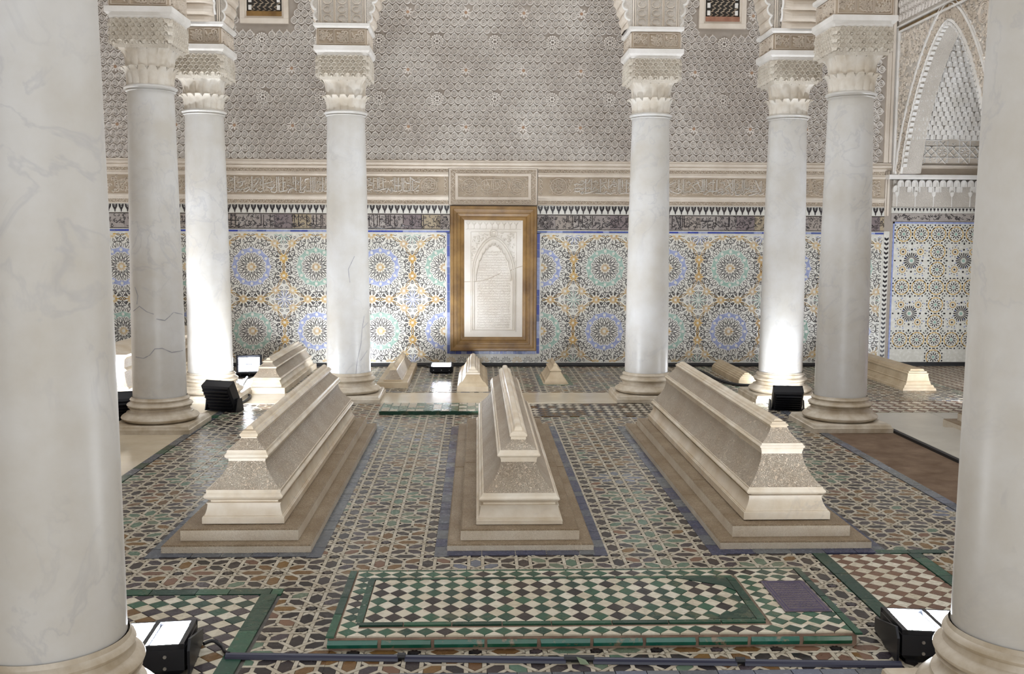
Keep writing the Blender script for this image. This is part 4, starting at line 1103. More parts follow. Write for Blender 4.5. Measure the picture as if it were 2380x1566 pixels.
# ================================================================ COLUMNS
def smooth_build(mb, name, mats, parent, ang=35, **k):
    o = mb.build(name, mats, parent, **k)
    autosmooth(o, ang); return o
NL = 16
def col_meshes(plinth_h, base_h, half=0.295):
    R = {}
    b = MB(); p = plinth_h
    b.rects([(-half, half, -half, half, 0), (-half, half, -half, half, p * 0.55), (-half + 0.008, half - 0.008, -half + 0.008, half - 0.008, p * 0.6), (-half + 0.014, half - 0.014, -half + 0.014, half - 0.014, p - 0.006), (-half + 0.02, half - 0.02, -half + 0.02, half - 0.02, p)])
    R['plinth'] = (b.mesh('plinth', MARBLE_BASE), 0)
    z0 = p; s = base_h / 0.18
    def tor(r0, z, h, bulge, n=7): return [(r0 + bulge * sin(pi * k / (n - 1)), z0 + (z + h * k / (n - 1)) * s) for k in range(n)]
    prof = [(0.235, z0)] + tor(0.240, 0.0, 0.058, 0.036) + [(0.238, z0 + 0.060 * s), (0.236, z0 + 0.068 * s)] + [(0.222 - 0.012 * sin(pi * k / 5), z0 + (0.07 + 0.03 * k / 5) * s) for k in range(6)] + [(0.226, z0 + 0.102 * s)] + tor(0.216, 0.106, 0.03, 0.018) + [(0.210, z0 + 0.138 * s), (0.204, z0 + 0.148 * s)] + tor(0.204, 0.150, 0.018, 0.008, 5) + [(0.200, z0 + 0.170 * s), (0.196, z0 + 0.18 * s)]
    b = MB(); b.lathe(prof, 56)
    R['base'] = (b.mesh('base', MARBLE_BASE), 1)
    zs = z0 + 0.178 * s; zt = 2.432
    b = MB()
    prof = []
    for k in range(15):
        t = k / 14
        prof.append((0.190 - 0.010 * t - 0.020 * t ** 1.8, zs + (zt - zs) * t))
    b.lathe(prof, 64)
    R['shaft'] = (b.mesh('shaft', MARBLE), 1)
    b = MB()
    b.lathe([(0.160, 2.430)] + [(0.164 + 0.010 * sin(pi * k / 4), 2.431 + 0.008 * k / 4) for k in range(5)] + [(0.165, 2.442)] + [(0.168 + 0.018 * sin(pi * k / 6), 2.444 + 0.028 * k / 6) for k in range(7)] + [(0.162, 2.474)], 56)
    R['astragal'] = (b.mesh('astragal', MARBLE), 1)
    # two tiers of leaves
    n = NL * 8
    def tier(z0, z1, r0, r1, tip, sq):
        b = MB(); K = 10; rows = []
        def rad(a, t):
            leaf = abs(cos(a * NL / 2))           # 1 on the leaf axis, 0 in the gap
            r = r0 + (r1 - r0) * t ** 2.2 + 0.008 * (leaf ** 0.6 - 1)
            if t > 0.72: r += tip * ((t - 0.72) / 0.28) ** 1.5 * leaf ** 0.5
            if sq:
                m = max(abs(cos(a)), abs(sin(a))); s_ = t ** 2.5
                r = r * (1 - s_) + s_ * min(r / m * 0.93, r * 1.3)
            return r
        for k in range(K + 1):
            t = k / K
            for i in range(n):
                a = 2 * pi * i / n; leaf = abs(cos(a * NL / 2))
                z = z0 + (z1 - z0) * t * (0.80 + 0.20 * leaf ** 0.4)
                r = rad(a, t); b.v.append((r * cos(a), r * sin(a), z))
        for i in range(n):                         # the curled lip
            a = 2 * pi * i / n; leaf = abs(cos(a * NL / 2))
            z = z0 + (z1 - z0) * (0.80 + 0.20 * leaf ** 0.4) - 0.014 * leaf
            r = rad(a, 1) + 0.010 * leaf; b.v.append((r * cos(a), r * sin(a), z + 0.006))
        for i in range(n):
            a = 2 * pi * i / n; b.v.append(((r0 - 0.005) * cos(a), (r0 - 0.005) * sin(a), z1))
        for k in range(K + 1):
            for i in range(n):
                j = (i + 1) % n
                b.f.append([k * n + i, k * n + j, (k + 1) * n + j, (k + 1) * n + i]); b.m.append(0)
        for i in range(n):
            j = (i + 1) % n
            b.f.append([K * n + i, K * n + j, (K + 2) * n + j, (K + 2) * n + i]); b.m.append(0)
        return b
    R['lower_leaves'] = (tier(2.474, 2.600, 0.163, 0.184, 0.016, False).mesh('lower_leaves', MARBLE_CAP), 1)
    R['upper_leaves'] = (tier(2.585, 2.748, 0.168, 0.196, 0.020, True).mesh('upper_leaves', MARBLE_CAP), 1)
    b = MB()
    b.rects([(-0.185, 0.185, -0.185, 0.185, 2.715), (-0.205, 0.205, -0.205, 0.205, 2.765), (-0.203, 0.203, -0.203, 0.203, 2.915)])
    R['capital_block'] = (b.mesh('capital_block', CARVED_CAP), 0)
    b = MB()
    for side in range(4):
        ca, sa = cos(side * pi / 2), sin(side * pi / 2)
        def fr(u, v, d, ca=ca, sa=sa): return (u * ca + (0.203 + d) * sa, u * sa - (0.203 + d) * ca, v)
        for r in range(6):
            for c in range(9):
                u = -0.180 + c * 0.045 + (0.0225 if r % 2 else 0); v = 2.752 + r * 0.0285
                if abs(u) > 0.19: continue
                b.ribbon([(u - 0.021, v - 0.012), (u - 0.016, v + 0.008), (u, v + 0.016), (u + 0.016, v + 0.008), (u + 0.021, v - 0.012)], 0.017, 0.022, fr)
                if r % 2 == 0 and c % 2 == 0: b.prism([(u + 0.011 * cos(t), v - 0.006 + 0.011 * sin(t)) for t in [k * pi / 3 for k in range(6)]], 0, 0.014, fr, 0, 0.5)
    R['scale_carving'] = (b.mesh('scale_carving', CARVED_CAP), 0)
    b = MB(); b.rects([(-0.206, 0.206, -0.206, 0.206, 2.912), (-0.212, 0.212, -0.212, 0.212, 2.930), (-0.228, 0.228, -0.228, 0.228, 2.945), (-0.232, 0.232, -0.232, 0.232, 2.950), (-0.232, 0.232, -0.232, 0.232, 2.988)])
    R['abacus'] = (b.mesh('abacus', STUCCO_WHITE), 0)
    b = MB(); b.rects([(-0.205, 0.205, -0.205, 0.205, 2.986), (-0.205, 0.205, -0.205, 0.205, 3.132)])
    R['impost_block'] = (b.mesh('impost_block', STUCCO_DEEP), 0)
    b = MB(); random.seed(5)
    for side in range(4):
        ca, sa = cos(side * pi / 2), sin(side * pi / 2)
        def fr(u, v, d, ca=ca, sa=sa): return (u * ca + (0.205 + d) * sa, u * sa - (0.205 + d) * ca, v)
        for c in range(3):
            x0 = -0.19 + c * 0.13; x1 = x0 + 0.12
            b.ribbon([(x0, 3.005), (x1, 3.005), (x1, 3.118), (x0, 3.118)], 0.009, 0.012, fr, 0, True)
            curls(b, x0 + 0.008, x1 - 0.008, 3.012, 3.112, 26, 0.012, 0.013, 0, 0, 0.012, 0.028, fr)
    R['impost_carving'] = (b.mesh('impost_carving', STUCCO_WARM), 0)
    b = MB(); b.rects([(-0.208, 0.208, -0.208, 0.208, 3.130), (-0.228, 0.228, -0.228, 0.228, 3.142), (-0.232, 0.232, -0.232, 0.232, 3.146), (-0.232, 0.232, -0.232, 0.232, 3.168)])
    R['upper_abacus'] = (b.mesh('upper_abacus', STUCCO_WHITE), 0)
    for me, sm in R.values():
        if sm:
            me.polygons.foreach_set('use_smooth', [True] * len(me.polygons))
            try: me.set_sharp_from_angle(angle=radians(38))
            except Exception: pass
    return R
CM = col_meshes(0.06, 0.18)
CMF = col_meshes(0.12, 0.235, 0.29)
def column(x, y, label, M=CM):
    c = empty('marble_column', (x, y, 0), label=label, cat='column', group='marble columns of the hall')
    cap = None
    for nm, (me, sm) in M.items():
        if nm in ('scale_carving',): link(nm, me, cap, kind='stuff')
        elif nm == 'impost_carving': link(nm, me, imp, kind='stuff')
        else:
            o = link(nm, me, c)
            if nm == 'capital_block': cap = o
            if nm == 'impost_block': imp = o
    return c
colA = column(-2.342, 7.43, 'grey-veined marble column with two cracks across its shaft, left of the big tombs')
column(-2.323, 8.78, 'marble column with its foot lit white by a floodlight, left side')
colC = column(-1.123, 8.78, 'marble column with a dark vein at its foot, just left of the framed stele')
column(1.498, 8.78, 'marble column standing just right of the framed stele')
column(2.698, 8.78, 'marble column with its foot lit white by a floodlight, right side')
column(2.746, 7.43, 'marble column beside the brown mortar patch on the right')
column(-1.123, 2.60, 'large blue-veined marble column filling the left edge of the picture', CMF)
column(1.498, 2.60, 'large marble column cut off by the right edge of the picture', CMF)

CRACK = stone('grey_crack', (0.30, 0.30, 0.33), (0.42, 0.42, 0.45), scale=20, rough=0.6)
def crack(col, lines, cx, half_px, zf, rf, w):
    x0, y0 = col.location.x, col.location.y
    a0 = atan2(-y0, -x0)
    for L in lines:
        pts = []
        for (x, y), (x2, y2) in zip(L, L[1:]):
            for k in range(4): pts.append((x + (x2 - x) * k / 4, y + (y2 - y) * k / 4))
        pts.append(L[-1])
        b = MB(); n_ = len(pts)
        for i, (px, py) in enumerate(pts):
            th = math.asin(max(-0.98, min(0.98, (px - cx) / half_px))) + a0
            z = zf(py); r = rf(z) + 0.0012
            ww = w * (0.4 + 0.6 * abs(sin(i * 1.7 + px)))
            # widen across the run of the crack
            q = pts[min(i + 1, n_ - 1)]; p = pts[max(i - 1, 0)]
            dx, dy = (q[0] - p[0]), (q[1] - p[1]); l = hypot(dx, dy) or 1
            dth = -dy / l * ww / r; dz = -dx / l * ww
            b.v.append((r * cos(th + dth), r * sin(th + dth), z + dz)); b.v.append((r * cos(th - dth), r * sin(th - dth), z - dz))
        for i in range(n_ - 1): b.f.append([2 * i, 2 * i + 1, 2 * i + 3, 2 * i + 2]); b.m.append(0)
        b.build('crack', CRACK, col)
def shaft_r(z):
    t = max(0, min(1, (z - 0.238) / 2.19)); return 0.190 - 0.010 * t - 0.020 * t ** 1.8
crack(colA, [[(313, 716), (328, 704), (345, 716), (362, 722)], [(368, 733), (388, 737), (400, 728), (410, 719), (432, 726)], [(316, 822), (335, 824), (350, 816), (362, 802), (380, 801), (402, 812), (430, 811)], [(322, 700), (325, 680), (318, 660)]], 371, 66, lambda y: 0.298 + (900 - y) * 0.003115, shaft_r, 0.0035)
crack(colC, [[(843, 728), (838, 760), (836, 790), (828, 830), (824, 868)], [(850, 745), (838, 758)], [(848, 810), (834, 832)], [(825, 590), (812, 620), (815, 650)]], 811, 44, lambda y: 0.218 + (868 - y) * 0.0037, shaft_r, 0.003)
# ================================================================ ARCADE ABOVE THE COLUMNS
def arcade(name, label, a0, a1, plane, axis, hw, zr, zs=3.168, th=0.17, top=4.9, apex_pow=1.6, mouth=0.10):
    """arch wall between two columns. axis 'x' or 'y': the direction the span runs in"""
    mid = (a0 + a1) / 2
    half = (a1 - a0) / 2 - 0.199
    root = empty(name, (mid, plane, 0) if axis == 'x' else (plane, mid, 0), label=label, cat='arch', group='carved arches over the columns')
    def P(u, d, z): return (u, d, z) if axis == 'x' else (d, u, z)
    def az(u):
        q = min(abs(u) / hw, 1.0); return zs + zr * max(1 - q ** apex_pow, 0) ** 0.8
    b = MB(); n = 60
    us = [-hw + 2 * hw * k / n for k in range(n + 1)]
    for k in range(n):
        u0, u1 = us[k], us[k + 1]; z0, z1 = az(u0), az(u1)
        for s in (-1, 1):
            b.add([P(u0, s * th, z0), P(u1, s * th, z1), P(u1, s * th, top), P(u0, s * th, top)], [(0, 1, 2, 3)])
    for s in (-1, 1):
        u0, u1 = sorted((s * hw, s * (half)))
        for d in (-th, th): b.add([P(u0, d, zs), P(u1, d, zs), P(u1, d, top), P(u0, d, top)], [(0, 1, 2, 3)])
    b.build('spandrel', STUCCO_CARVED, root)
    # soffit hung with small lobes
    b = MB()
    L = 0; pts = [(u, az(u)) for u in us]
    fine = []
    for (p, q) in zip(pts, pts[1:]):
        m = max(1, int(hypot(q[0] - p[0], q[1] - p[1]) / 0.016))
        for i in range(m): fine.append((p[0] + (q[0] - p[0]) * i / m, p[1] + (q[1] - p[1]) * i / m))
    fine.append(pts[-1])
    prof = []
    for i, p in enumerate(fine):
        a = fine[max(i - 1, 0)]; c = fine[min(i + 1, len(fine) - 1)]
        dx, dz = c[0] - a[0], c[1] - a[1]; l = hypot(dx, dz) or 1
        o = 0.030 * abs(sin(i * pi / 5)) ** 0.7
        nx, nz = dz / l, -dx / l
        prof.append((max(-half, min(half, p[0] + nx * o)), p[1] + nz * o))
    bb = len(b.v)
    D = (-th, -th * 0.55, th * 0.55, th)
    for i, p in enumerate(prof):
        for j, d in enumerate(D):
            q = p if j in (1, 2) else fine[i]
            b.v.append(P(q[0], d, q[1]))
    for i in range(len(prof) - 1):
        for j in range(3):
            b.f.append([bb + 4 * i + j, bb + 4 * i + j + 1, bb + 4 * (i + 1) + j + 1, bb + 4 * (i + 1) + j]); b.m.append(0)
    b.build('lobed_soffit', STUCCO_WARM, root)
    # scalloped rim along the arch edge on both faces
    for face in (-1, 1):
        b = MB()
        def fr(u, v, d, face=face): return P(u, face * (th + d), v)
        step = 5
        for i in range(0, len(prof) - step, step):
            b.ribbon([(max(-half + 0.012, min(half - 0.012, prof[k][0] + (0.02 if prof[k][0] > 0 else -0.02))), prof[k][1] + 0.012) for k in range(i, i + step + 1)], 0.02, 0.014, fr)
        b.build('scalloped_rim', STUCCO_WHITE, root)
    return root
arcade('lobed_arch', 'wide lobed stucco arch spanning between the two columns flanking the stele', -1.123, 1.498, 8.78, 'x', 1.085, 1.45, apex_pow=1.75)
arcade('lobed_arch', 'narrow lobed stucco arch at the left, in front of the upper window', -2.323, -1.123, 8.78, 'x', 0.385, 0.85)
arcade('lobed_arch', 'narrow lobed stucco arch at the right, in front of the upper window', 1.498, 2.698, 8.78, 'x', 0.385, 0.85)
arcade('lobed_arch', 'narrow lobed stucco arch running back over the two left columns', 7.43, 8.78, -2.333, 'y', 0.46, 0.85)
arcade('lobed_arch', 'narrow lobed stucco arch running back over the two right columns', 7.43, 8.78, 2.722, 'y', 0.46, 0.85)
# carved piers standing on the four front corners
def pier(x, y, label, label2=None):
    root = empty('arch_pier', (x, y, 3.168), label=label, cat='pier', group='carved piers over the columns')
    b = MB(); b.box(-0.180, 0.180, -0.180, 0.180, 0.0, 1.73); b.build('pier_body', STUCCO_CARVED, root)
    b = MB(); random.seed(9)
    for side in range(4):
        ca, sa = cos(side * pi / 2), sin(side * pi / 2)
        def fr(u, v, d, ca=ca, sa=sa): return (u * ca + (0.185 + d) * sa, u * sa - (0.185 + d) * ca, v)
        for u0, u1 in ((-0.175, -0.065), (-0.055, 0.055), (0.065, 0.175)):
            b.ribbon([(u0, 0.012), (u1, 0.012), (u1, 1.2), (u0, 1.2)], 0.012, 0.012, fr, 0, True)
            for k in range(9):
                z = 0.05 + k * 0.07; um = (u0 + u1) / 2
                b.ribbon([(um + 0.035 * cos(t * pi / 4 + k), z + 0.027 * sin(t * pi / 4 + k)) for t in range(7)], 0.009, 0.011, fr)
    b.build('pier_carving', STUCCO_WARM, root, kind='stuff')
pier(-2.342, 7.43, 'carved stucco pier above the cracked left column')
pier(2.746, 7.43, 'carved stucco pier above the column by the mortar patch')
pier(-2.323, 8.78, 'carved stucco pier above the floodlit left column')
pier(2.698, 8.78, 'carved stucco pier above the floodlit right column')
pier(-1.123, 8.78, 'carved stucco pier at the left foot of the wide arch')
pier(1.498, 8.78, 'carved stucco pier at the right foot of the wide arch')
random.seed(21)

# ================================================================ TOMBS
def concave(w0, z0, w1, z1, n=7, p=1.7):
    """sloping carved panel that steepens upwards"""
    return [(w1 + (w0 - w1) * (1 - k / n) ** p, z0 + (z1 - z0) * k / n) for k in range(n + 1)]
def bead(w, z0, z1, out, n=6):
    return [(w + out * sin(pi * k / n), z0 + (z1 - z0) * k / n) for k in range(n + 1)]
def tomb(label, cx, y0, y1, W0, plinths, parts, group=None, mats=None, name='carved_tomb', joints=(), rz=0.0, hip=1.0):
    """plinths: [(w, z0, z1)], parts: [(name, mat, profile [(half width, z)])]"""
    cy = (y0 + y1) / 2; hl = (y1 - y0) / 2
    root = empty(name, (cx, cy, 0), rz, label=label, cat='tomb', group=group)
    for nm, w, z0, z1, mat, jt in plinths:
        cuts = [-(hl - (W0 - w))] + [j - cy for j in jt] + [hl - (W0 - w)]
        for a, e in zip(cuts, cuts[1:]):
            b = MB(); g = 0.0025
            a_ = a + (g if a != cuts[0] else 0); e_ = e - (g if e != cuts[-1] else 0)
            dz = random.uniform(-0.002, 0.0)
            b.rects([(-w, w, a_, e_, z0), (-w, w, a_, e_, z1 - 0.006 + dz), (-w + 0.006, w - 0.006, a_ + 0.004, e_ - 0.004, z1 + dz)])
            b.m = [1 if k_ >= 4 else 0 for k_ in range(len(b.f))]
            b.build(nm, [mat, PLINTH_TOP if mat is PLINTH else mat], root)
    top = None
    for nm, mat, prof in parts:
        b = MB()
        b.rects([(-w, w, -(hl - (W0 - w) * hip), hl - (W0 - w) * hip, z) for w, z in prof])
        o = b.build(nm, mat, root); autosmooth(o, 32)
    return root
def big_parts(S):
    # S: key levels
    (wb, zb0, zb1), (wn, zn), (wt, zt0, zt1), (wc, zc0), (wd, zd), (wu, zu0, zu1), (we, ze0), (wf, zf), (wg, zg0, zg1), (wr, zr) = S
    return [('base_moulding', TOMB, [(wb, zb0), (wb, zb1 - 0.008), (wb - 0.003, zb1 - 0.006), (wb - 0.003, zb1 - 0.003), (wb - 0.010, zb1 - 0.002), (wb - 0.010, zb1 + 0.004)] + concave(wb - 0.011, zb1 + 0.004, wn, zn, 5, 1.8) + [(wn + 0.004, zn + 0.001), (wn + 0.004, zn + 0.005), (wn - 0.012, zn + 0.006), (wn - 0.012, zn + 0.014)]),
            ('shoulder_moulding', TOMB, [(wn - 0.012, zn + 0.012), (wt - 0.014, zt0 - 0.002)] + bead(wt - 0.010, zt0, zt1, 0.010) + [(wt - 0.012, zt1 + 0.004), (wc + 0.004, zc0 - 0.002)]),
            ('carved_body', TOMB_CARVED, concave(wc, zc0 - 0.003, wd, zd, 8, 1.75)),
            ('neck_moulding', TOMB, [(wd - 0.001, zd - 0.002), (wd, zd + 0.012), (wd + 0.004, zu0 - 0.002)] + bead(wu - 0.008, zu0, zu1, 0.008) + [(wu - 0.009, zu1 + 0.004), (we + 0.003, ze0 - 0.002)]),
            ('carved_upper_body', TOMB_CARVED, concave(we, ze0 - 0.003, wf, zf, 6, 1.5)),
            ('ridge', TOMB, [(wf - 0.001, zf - 0.002)] + bead(wg - 0.006, zg0, zg1, 0.006) + [(wg - 0.010, zg1 + 0.002), (wg - 0.012, zg1 + 0.008), (wr + 0.006, zg1 + 0.010), (wr + 0.004, (zg1 + zr) / 2 + 0.004), (wr, zr - 0.004), (wr * 0.4, zr)])]
SL = ((0.187, 0.094, 0.131), (0.166, 0.183), (0.181, 0.205, 0.230), (0.167, 0.250), (0.086, 0.364), (0.101, 0.378, 0.402), (0.087, 0.418), (0.038, 0.462), (0.043, 0.468, 0.488), (0.011, 0.518))
SC = ((0.200, 0.084, 0.111), (0.180, 0.166), (0.188, 0.188, 0.209), (0.167, 0.226), (0.085, 0.353), (0.102, 0.378, 0.396), (0.087, 0.412), (0.037, 0.450), (0.042, 0.462, 0.479), (0.014, 0.511))
SR = ((0.204, 0.097, 0.139), (0.172, 0.200), (0.188, 0.213, 0.236), (0.173, 0.246), (0.098, 0.388), (0.108, 0.413, 0.430), (0.094, 0.440), (0.042, 0.503), (0.045, 0.508, 0.520), (0.014, 0.543))
def pl(W, w2, z1, z2, j1, j2): return [('lower_plinth', W, 0.0, z1, PLINTH, j1), ('upper_plinth', w2, z1 - 0.001, z2, PLINTH, j2)]
GT = 'three great marble tombs in the middle of the hall'
tomb('great carved marble tomb, left of the three, its near end lit bright', -1.072, 4.40, 7.36, 0.331, pl(0.331, 0.264, 0.039, 0.092, [6.15], [6.05]), big_parts(SL), GT)
tomb('great carved marble tomb, middle of the three, framed by blue tiles', 0.197, 4.41, 7.38, 0.331, pl(0.331, 0.271, 0.033, 0.082, [5.95], [5.85]), big_parts(SC), GT)
tomb('great carved marble tomb, right of the three, with a stained beige flank', 1.452, 4.41, 7.34, 0.348, pl(0.348, 0.274, 0.038, 0.095, [5.25], [5.35]), big_parts(SR), GT)
tomb('stepped carved tomb half hidden behind the right edge column', 3.88, 4.4, 7.40, 0.348, pl(0.348, 0.274, 0.06, 0.12, [], []), big_parts(SR))
# tomb behind the left column
def taper(parts, kx, kz, dz=0.0): return [(n_, m_, [(w * kx, z * kz + dz) for w, z in pr]) for n_, m_, pr in parts]
tomb('tall pale tomb partly hidden behind the cracked left column', -3.10, 8.24, 10.75, 0.30, [('lower_plinth', 0.30, 0.0, 0.05, TOMB, [])],
     [('base_moulding', TOMB, [(0.26, 0.05), (0.26, 0.10), (0.235, 0.115), (0.225, 0.15)] + bead(0.225, 0.15, 0.175, 0.014)),
      ('carved_body', TOMB_CARVED, concave(0.225, 0.175, 0.20, 0.30, 5)), ('shoulder_moulding', TOMB, bead(0.205, 0.30, 0.325, 0.016) + [(0.20, 0.33)]),
      ('carved_upper_body', TOMB_CARVED, [(0.20, 0.33), (0.205, 0.40)]), ('ridge', TOMB, [(0.205, 0.40), (0.225, 0.42), (0.225, 0.44), (0.12, 0.455), (0.08, 0.48), (0.0, 0.485)])], hip=0.6)
tomb('grey-white tomb on a low slab between the left columns, beside a bright floodlight', -1.91, 9.04, 10.85, 0.175, [('lower_plinth', 0.175, 0.0, 0.055, TOMB, [])],
     [('base_moulding', TOMB, [(0.14, 0.055), (0.14, 0.075)] + concave(0.138, 0.078, 0.120, 0.115, 4)), ('shoulder_moulding', TOMB, bead(0.124, 0.115, 0.140, 0.012)),
      ('carved_body', TOMB_CARVED, concave(0.122, 0.142, 0.078, 0.215, 5)), ('neck_moulding', TOMB, bead(0.080, 0.216, 0.234, 0.009)), ('carved_upper_body', TOMB_CARVED, concave(0.076, 0.236, 0.04, 0.268, 4)), ('ridge', TOMB, bead(0.040, 0.268, 0.282, 0.006) + [(0.02, 0.29), (0.012, 0.305), (0.0, 0.308)])])
SM = 'small tombs by the back wall'
tomb('small prism tomb on a plain beige slab, left of the wall floodlight', -0.795, 9.37, 10.85, 0.145, [('beige_slab', 0.145, 0.0, 0.06, TOMB_TAN, [])],
     [('foot_moulding', TOMB_TAN, [(0.088, 0.06), (0.088, 0.072)]), ('carved_body', TOMB_CARVED, concave(0.084, 0.072, 0.03, 0.155, 5, 1.2)), ('ridge', TOMB_TAN, [(0.034, 0.155), (0.034, 0.165), (0.018, 0.172), (0.004, 0.19)])], SM)
tomb('small stepped prism tomb directly below the framed stele', -0.04, 9.15, 10.45, 0.145, [],
     [('foot_moulding', TOMB_TAN, [(0.145, 0.0), (0.142, 0.045), (0.130, 0.055), (0.125, 0.07), (0.105, 0.085)]), ('carved_body', TOMB_TAN, concave(0.10, 0.085, 0.062, 0.150, 4, 1.3)), ('ridge', TOMB, [(0.066, 0.150), (0.066, 0.162), (0.05, 0.168), (0.045, 0.185), (0.03, 0.19), (0.02, 0.215), (0.0, 0.225)])], SM)
tomb('smallest prism tomb, set in a green tile border right of the stele', 0.765, 9.62, 10.30, 0.125, [('beige_slab', 0.125, 0.0, 0.008, TOMB_TAN, [])],
     [('foot_moulding', TOMB_TAN, [(0.108, 0.008), (0.105, 0.03), (0.092, 0.038), (0.086, 0.05)]), ('carved_body', TOMB_TAN, concave(0.085, 0.05, 0.05, 0.115, 4, 1.3)), ('neck_moulding', TOMB_TAN, bead(0.052, 0.115, 0.128, 0.006)), ('ridge', TOMB_TAN, concave(0.048, 0.128, 0.018, 0.165, 3) + [(0.02, 0.17), (0.004, 0.195)])], SM)
tomb('low ribbed bar tomb on the floor behind the right floodlit column', 2.615, 9.55, 10.67, 0.085, [],
     [('ribbed_body', TOMB_TAN, [(0.085, 0.0), (0.083, 0.05), (0.075, 0.054), (0.072, 0.068), (0.062, 0.072), (0.058, 0.085), (0.046, 0.088), (0.04, 0.10), (0.028, 0.103), (0.02, 0.115), (0.0, 0.118)])], SM, hip=0.5)
tomb('long ribbed tan tomb near the alcove, far right', 4.145, 9.18, 10.75, 0.16, [],
     [('foot_moulding', TOMB_TAN, [(0.16, 0.0), (0.155, 0.022), (0.145, 0.026), (0.135, 0.05), (0.125, 0.052)]), ('carved_body', TOMB_TAN, [(0.122, 0.052), (0.112, 0.075), (0.116, 0.082), (0.108, 0.088), (0.095, 0.15)]), ('ridge', TOMB_TAN, [(0.10, 0.15), (0.10, 0.158), (0.088, 0.162), (0.085, 0.176), (0.07, 0.18), (0.06, 0.196), (0.04, 0.2), (0.0, 0.212)])], SM, hip=0.75)

# ================================================================ TILED GRAVE SLAB IN FRONT
gs = empty('tiled_grave_slab', (0.41, 3.66, 0), label='low grave slab covered in green and white diamond tiles, nearest the camera', cat='grave slab')
gx0, gx1, gy0, gy1, gz = -0.515, 1.335, 3.325, 4.01, 0.048
def rel(mb): mb.v = [(p[0] - 0.41, p[1] - 3.66, p[2]) for p in mb.v]; return mb
b = MB(); b.box(gx0 + 0.012, gx1 - 0.012, gy0 + 0.012, gy1, 0.0, gz - 0.006); rel(b).build('core', stone('slab_mortar', (0.16, 0.10, 0.07), (0.30, 0.21, 0.15), scale=14, rough=0.9), gs)
class SlabTiler(Tiler): pass
ST = []
def st_add(kind, pts, mat, key=None, ctr=None): ST.append((kind, pts, mat))
class _C:
    add = staticmethod(st_add)
def rnd_green(): return T_GREEN if random.random() < 0.72 else T_BLACK
a, ad = 0.0675, 0.083
inn = (-0.40, 1.00, 3.455, 3.895)      # inner field
checker(_C, inn[0], inn[1], inn[2], inn[3], a, ('cream_diamond_tile', 'green_diamond_tile'), lambda k, i, j: T_WHITE if k == 0 else rnd_green(), ay=ad)
for rc in ((gx0 + 0.035, gx1 - 0.03, gy0 + 0.005, gy0 + 0.005 + a), (gx0 + 0.035, gx1 - 0.03, gy1 - 0.085, gy1 - 0.015), (gx0 + 0.035, gx0 + 0.035 + a, gy0 + 0.005 + a, gy1 - 0.085), (1.045, gx1 - 0.03, gy0 + 0.005 + a, gy1 - 0.085)):
    checker(_C, rc[0], rc[1], rc[2], rc[3], a, ('cream_diamond_tile', 'green_diamond_tile'), lambda k, i, j: T_WHITE if k == 0 else rnd_green(), )
plq = (1.125, 1.30, 3.515, 3.845)
cnt = {}
for kind, pts, mat in ST:
    cx = sum(p[0] for p in pts) / len(pts); cy = sum(p[1] for p in pts) / len(pts)
    b = MB(); b.prism([(p[0] - cx, p[1] - cy) for p in pts], 0, 0.006, FR_FLOOR, 0, 0.02)
    b.build(kind, mat, gs, loc=(cx - 0.41, cy - 3.66, gz - 0.006 + random.uniform(-0.0005, 0.0005)))
def gstrip(x0, x1, y0, y1, step, mat, name='green_border_tile', z1=0.0005):
    TT = Tiler(); strip(x0, x1, y0, y1, step, mat, name, TT)
    for pts, m, _, _ in TT.k[name]:
        cx = sum(p[0] for p in pts) / 4; cy = sum(p[1] for p in pts) / 4
        b = MB(); b.prism([(p[0] - cx, p[1] - cy) for p in pts], 0, 0.006 + z1, FR_FLOOR, 0, 0.01)
        b.build(name, m, gs, loc=(cx - 0.41, cy - 3.66, gz - 0.006))
for r in ((inn[0] - 0.026, inn[1] + 0.03, inn[2] - 0.030, inn[2] - 0.004), (inn[0] - 0.026, inn[1] + 0.03, inn[3] + 0.003, inn[3] + 0.024), (inn[0] - 0.03, inn[0] - 0.004, inn[2] - 0.004, inn[3] + 0.003), (inn[1] + 0.004, inn[1] + 0.036, inn[2] - 0.004, inn[3] + 0.003),
          (gx0, gx0 + 0.028, gy0, gy1), (gx1 - 0.026, gx1, gy0 - 0.01, gy1), (gx0 + 0.03, gx1 - 0.03, gy1 - 0.014, gy1)):
    gstrip(*r, 0.19, T_GREEN)
for P in ([(0.83, 3.456), (1.0, 3.456), (1.0, 3.60), (0.965, 3.555), (0.915, 3.505)], [(0.80, 3.894), (0.965, 3.80), (1.0, 3.74), (1.0, 3.894)]):
    b = MB(); b.prism([(p[0] - 0.41, p[1] - 3.66) for p in P], gz - 0.004, gz + 0.0025, FR_FLOOR, 0); b.build('corner_tile', T_GREEN, gs)
for k in range(10):
    x0 = gx0 + 0.004 + k * (gx1 - gx0 - 0.03) / 10; x1 = x0 + (gx1 - gx0 - 0.03) / 10 - 0.008
    b = MB()
    yv = [gy0 + 0.012, gy0 - 0.004, gy0 - 0.010, gy0 - 0.004, gy0 + 0.004]; zv = [0.002, 0.008, 0.022, 0.034, 0.040]
    pts = [(x, y, z) for y, z in zip(yv, zv) for x in (x0 + random.uniform(0, .004), x1 - random.uniform(0, .004))]
    b.add(pts, [(2 * q, 2 * q + 1, 2 * q + 3, 2 * q + 2) for q in range(4)] + [(0, 2, 4, 6, 8), (1, 3, 5, 7, 9)])
    rel(b).build('edge_brick', T_GREENB, gs)
b = MB(); b.box(gx0 + 0.01, gx1 - 0.02, gy0 - 0.002, gy0 + 0.02, 0.0, gz - 0.007); rel(b).build('edge_mortar', bpy.data.materials['slab_mortar'], gs)
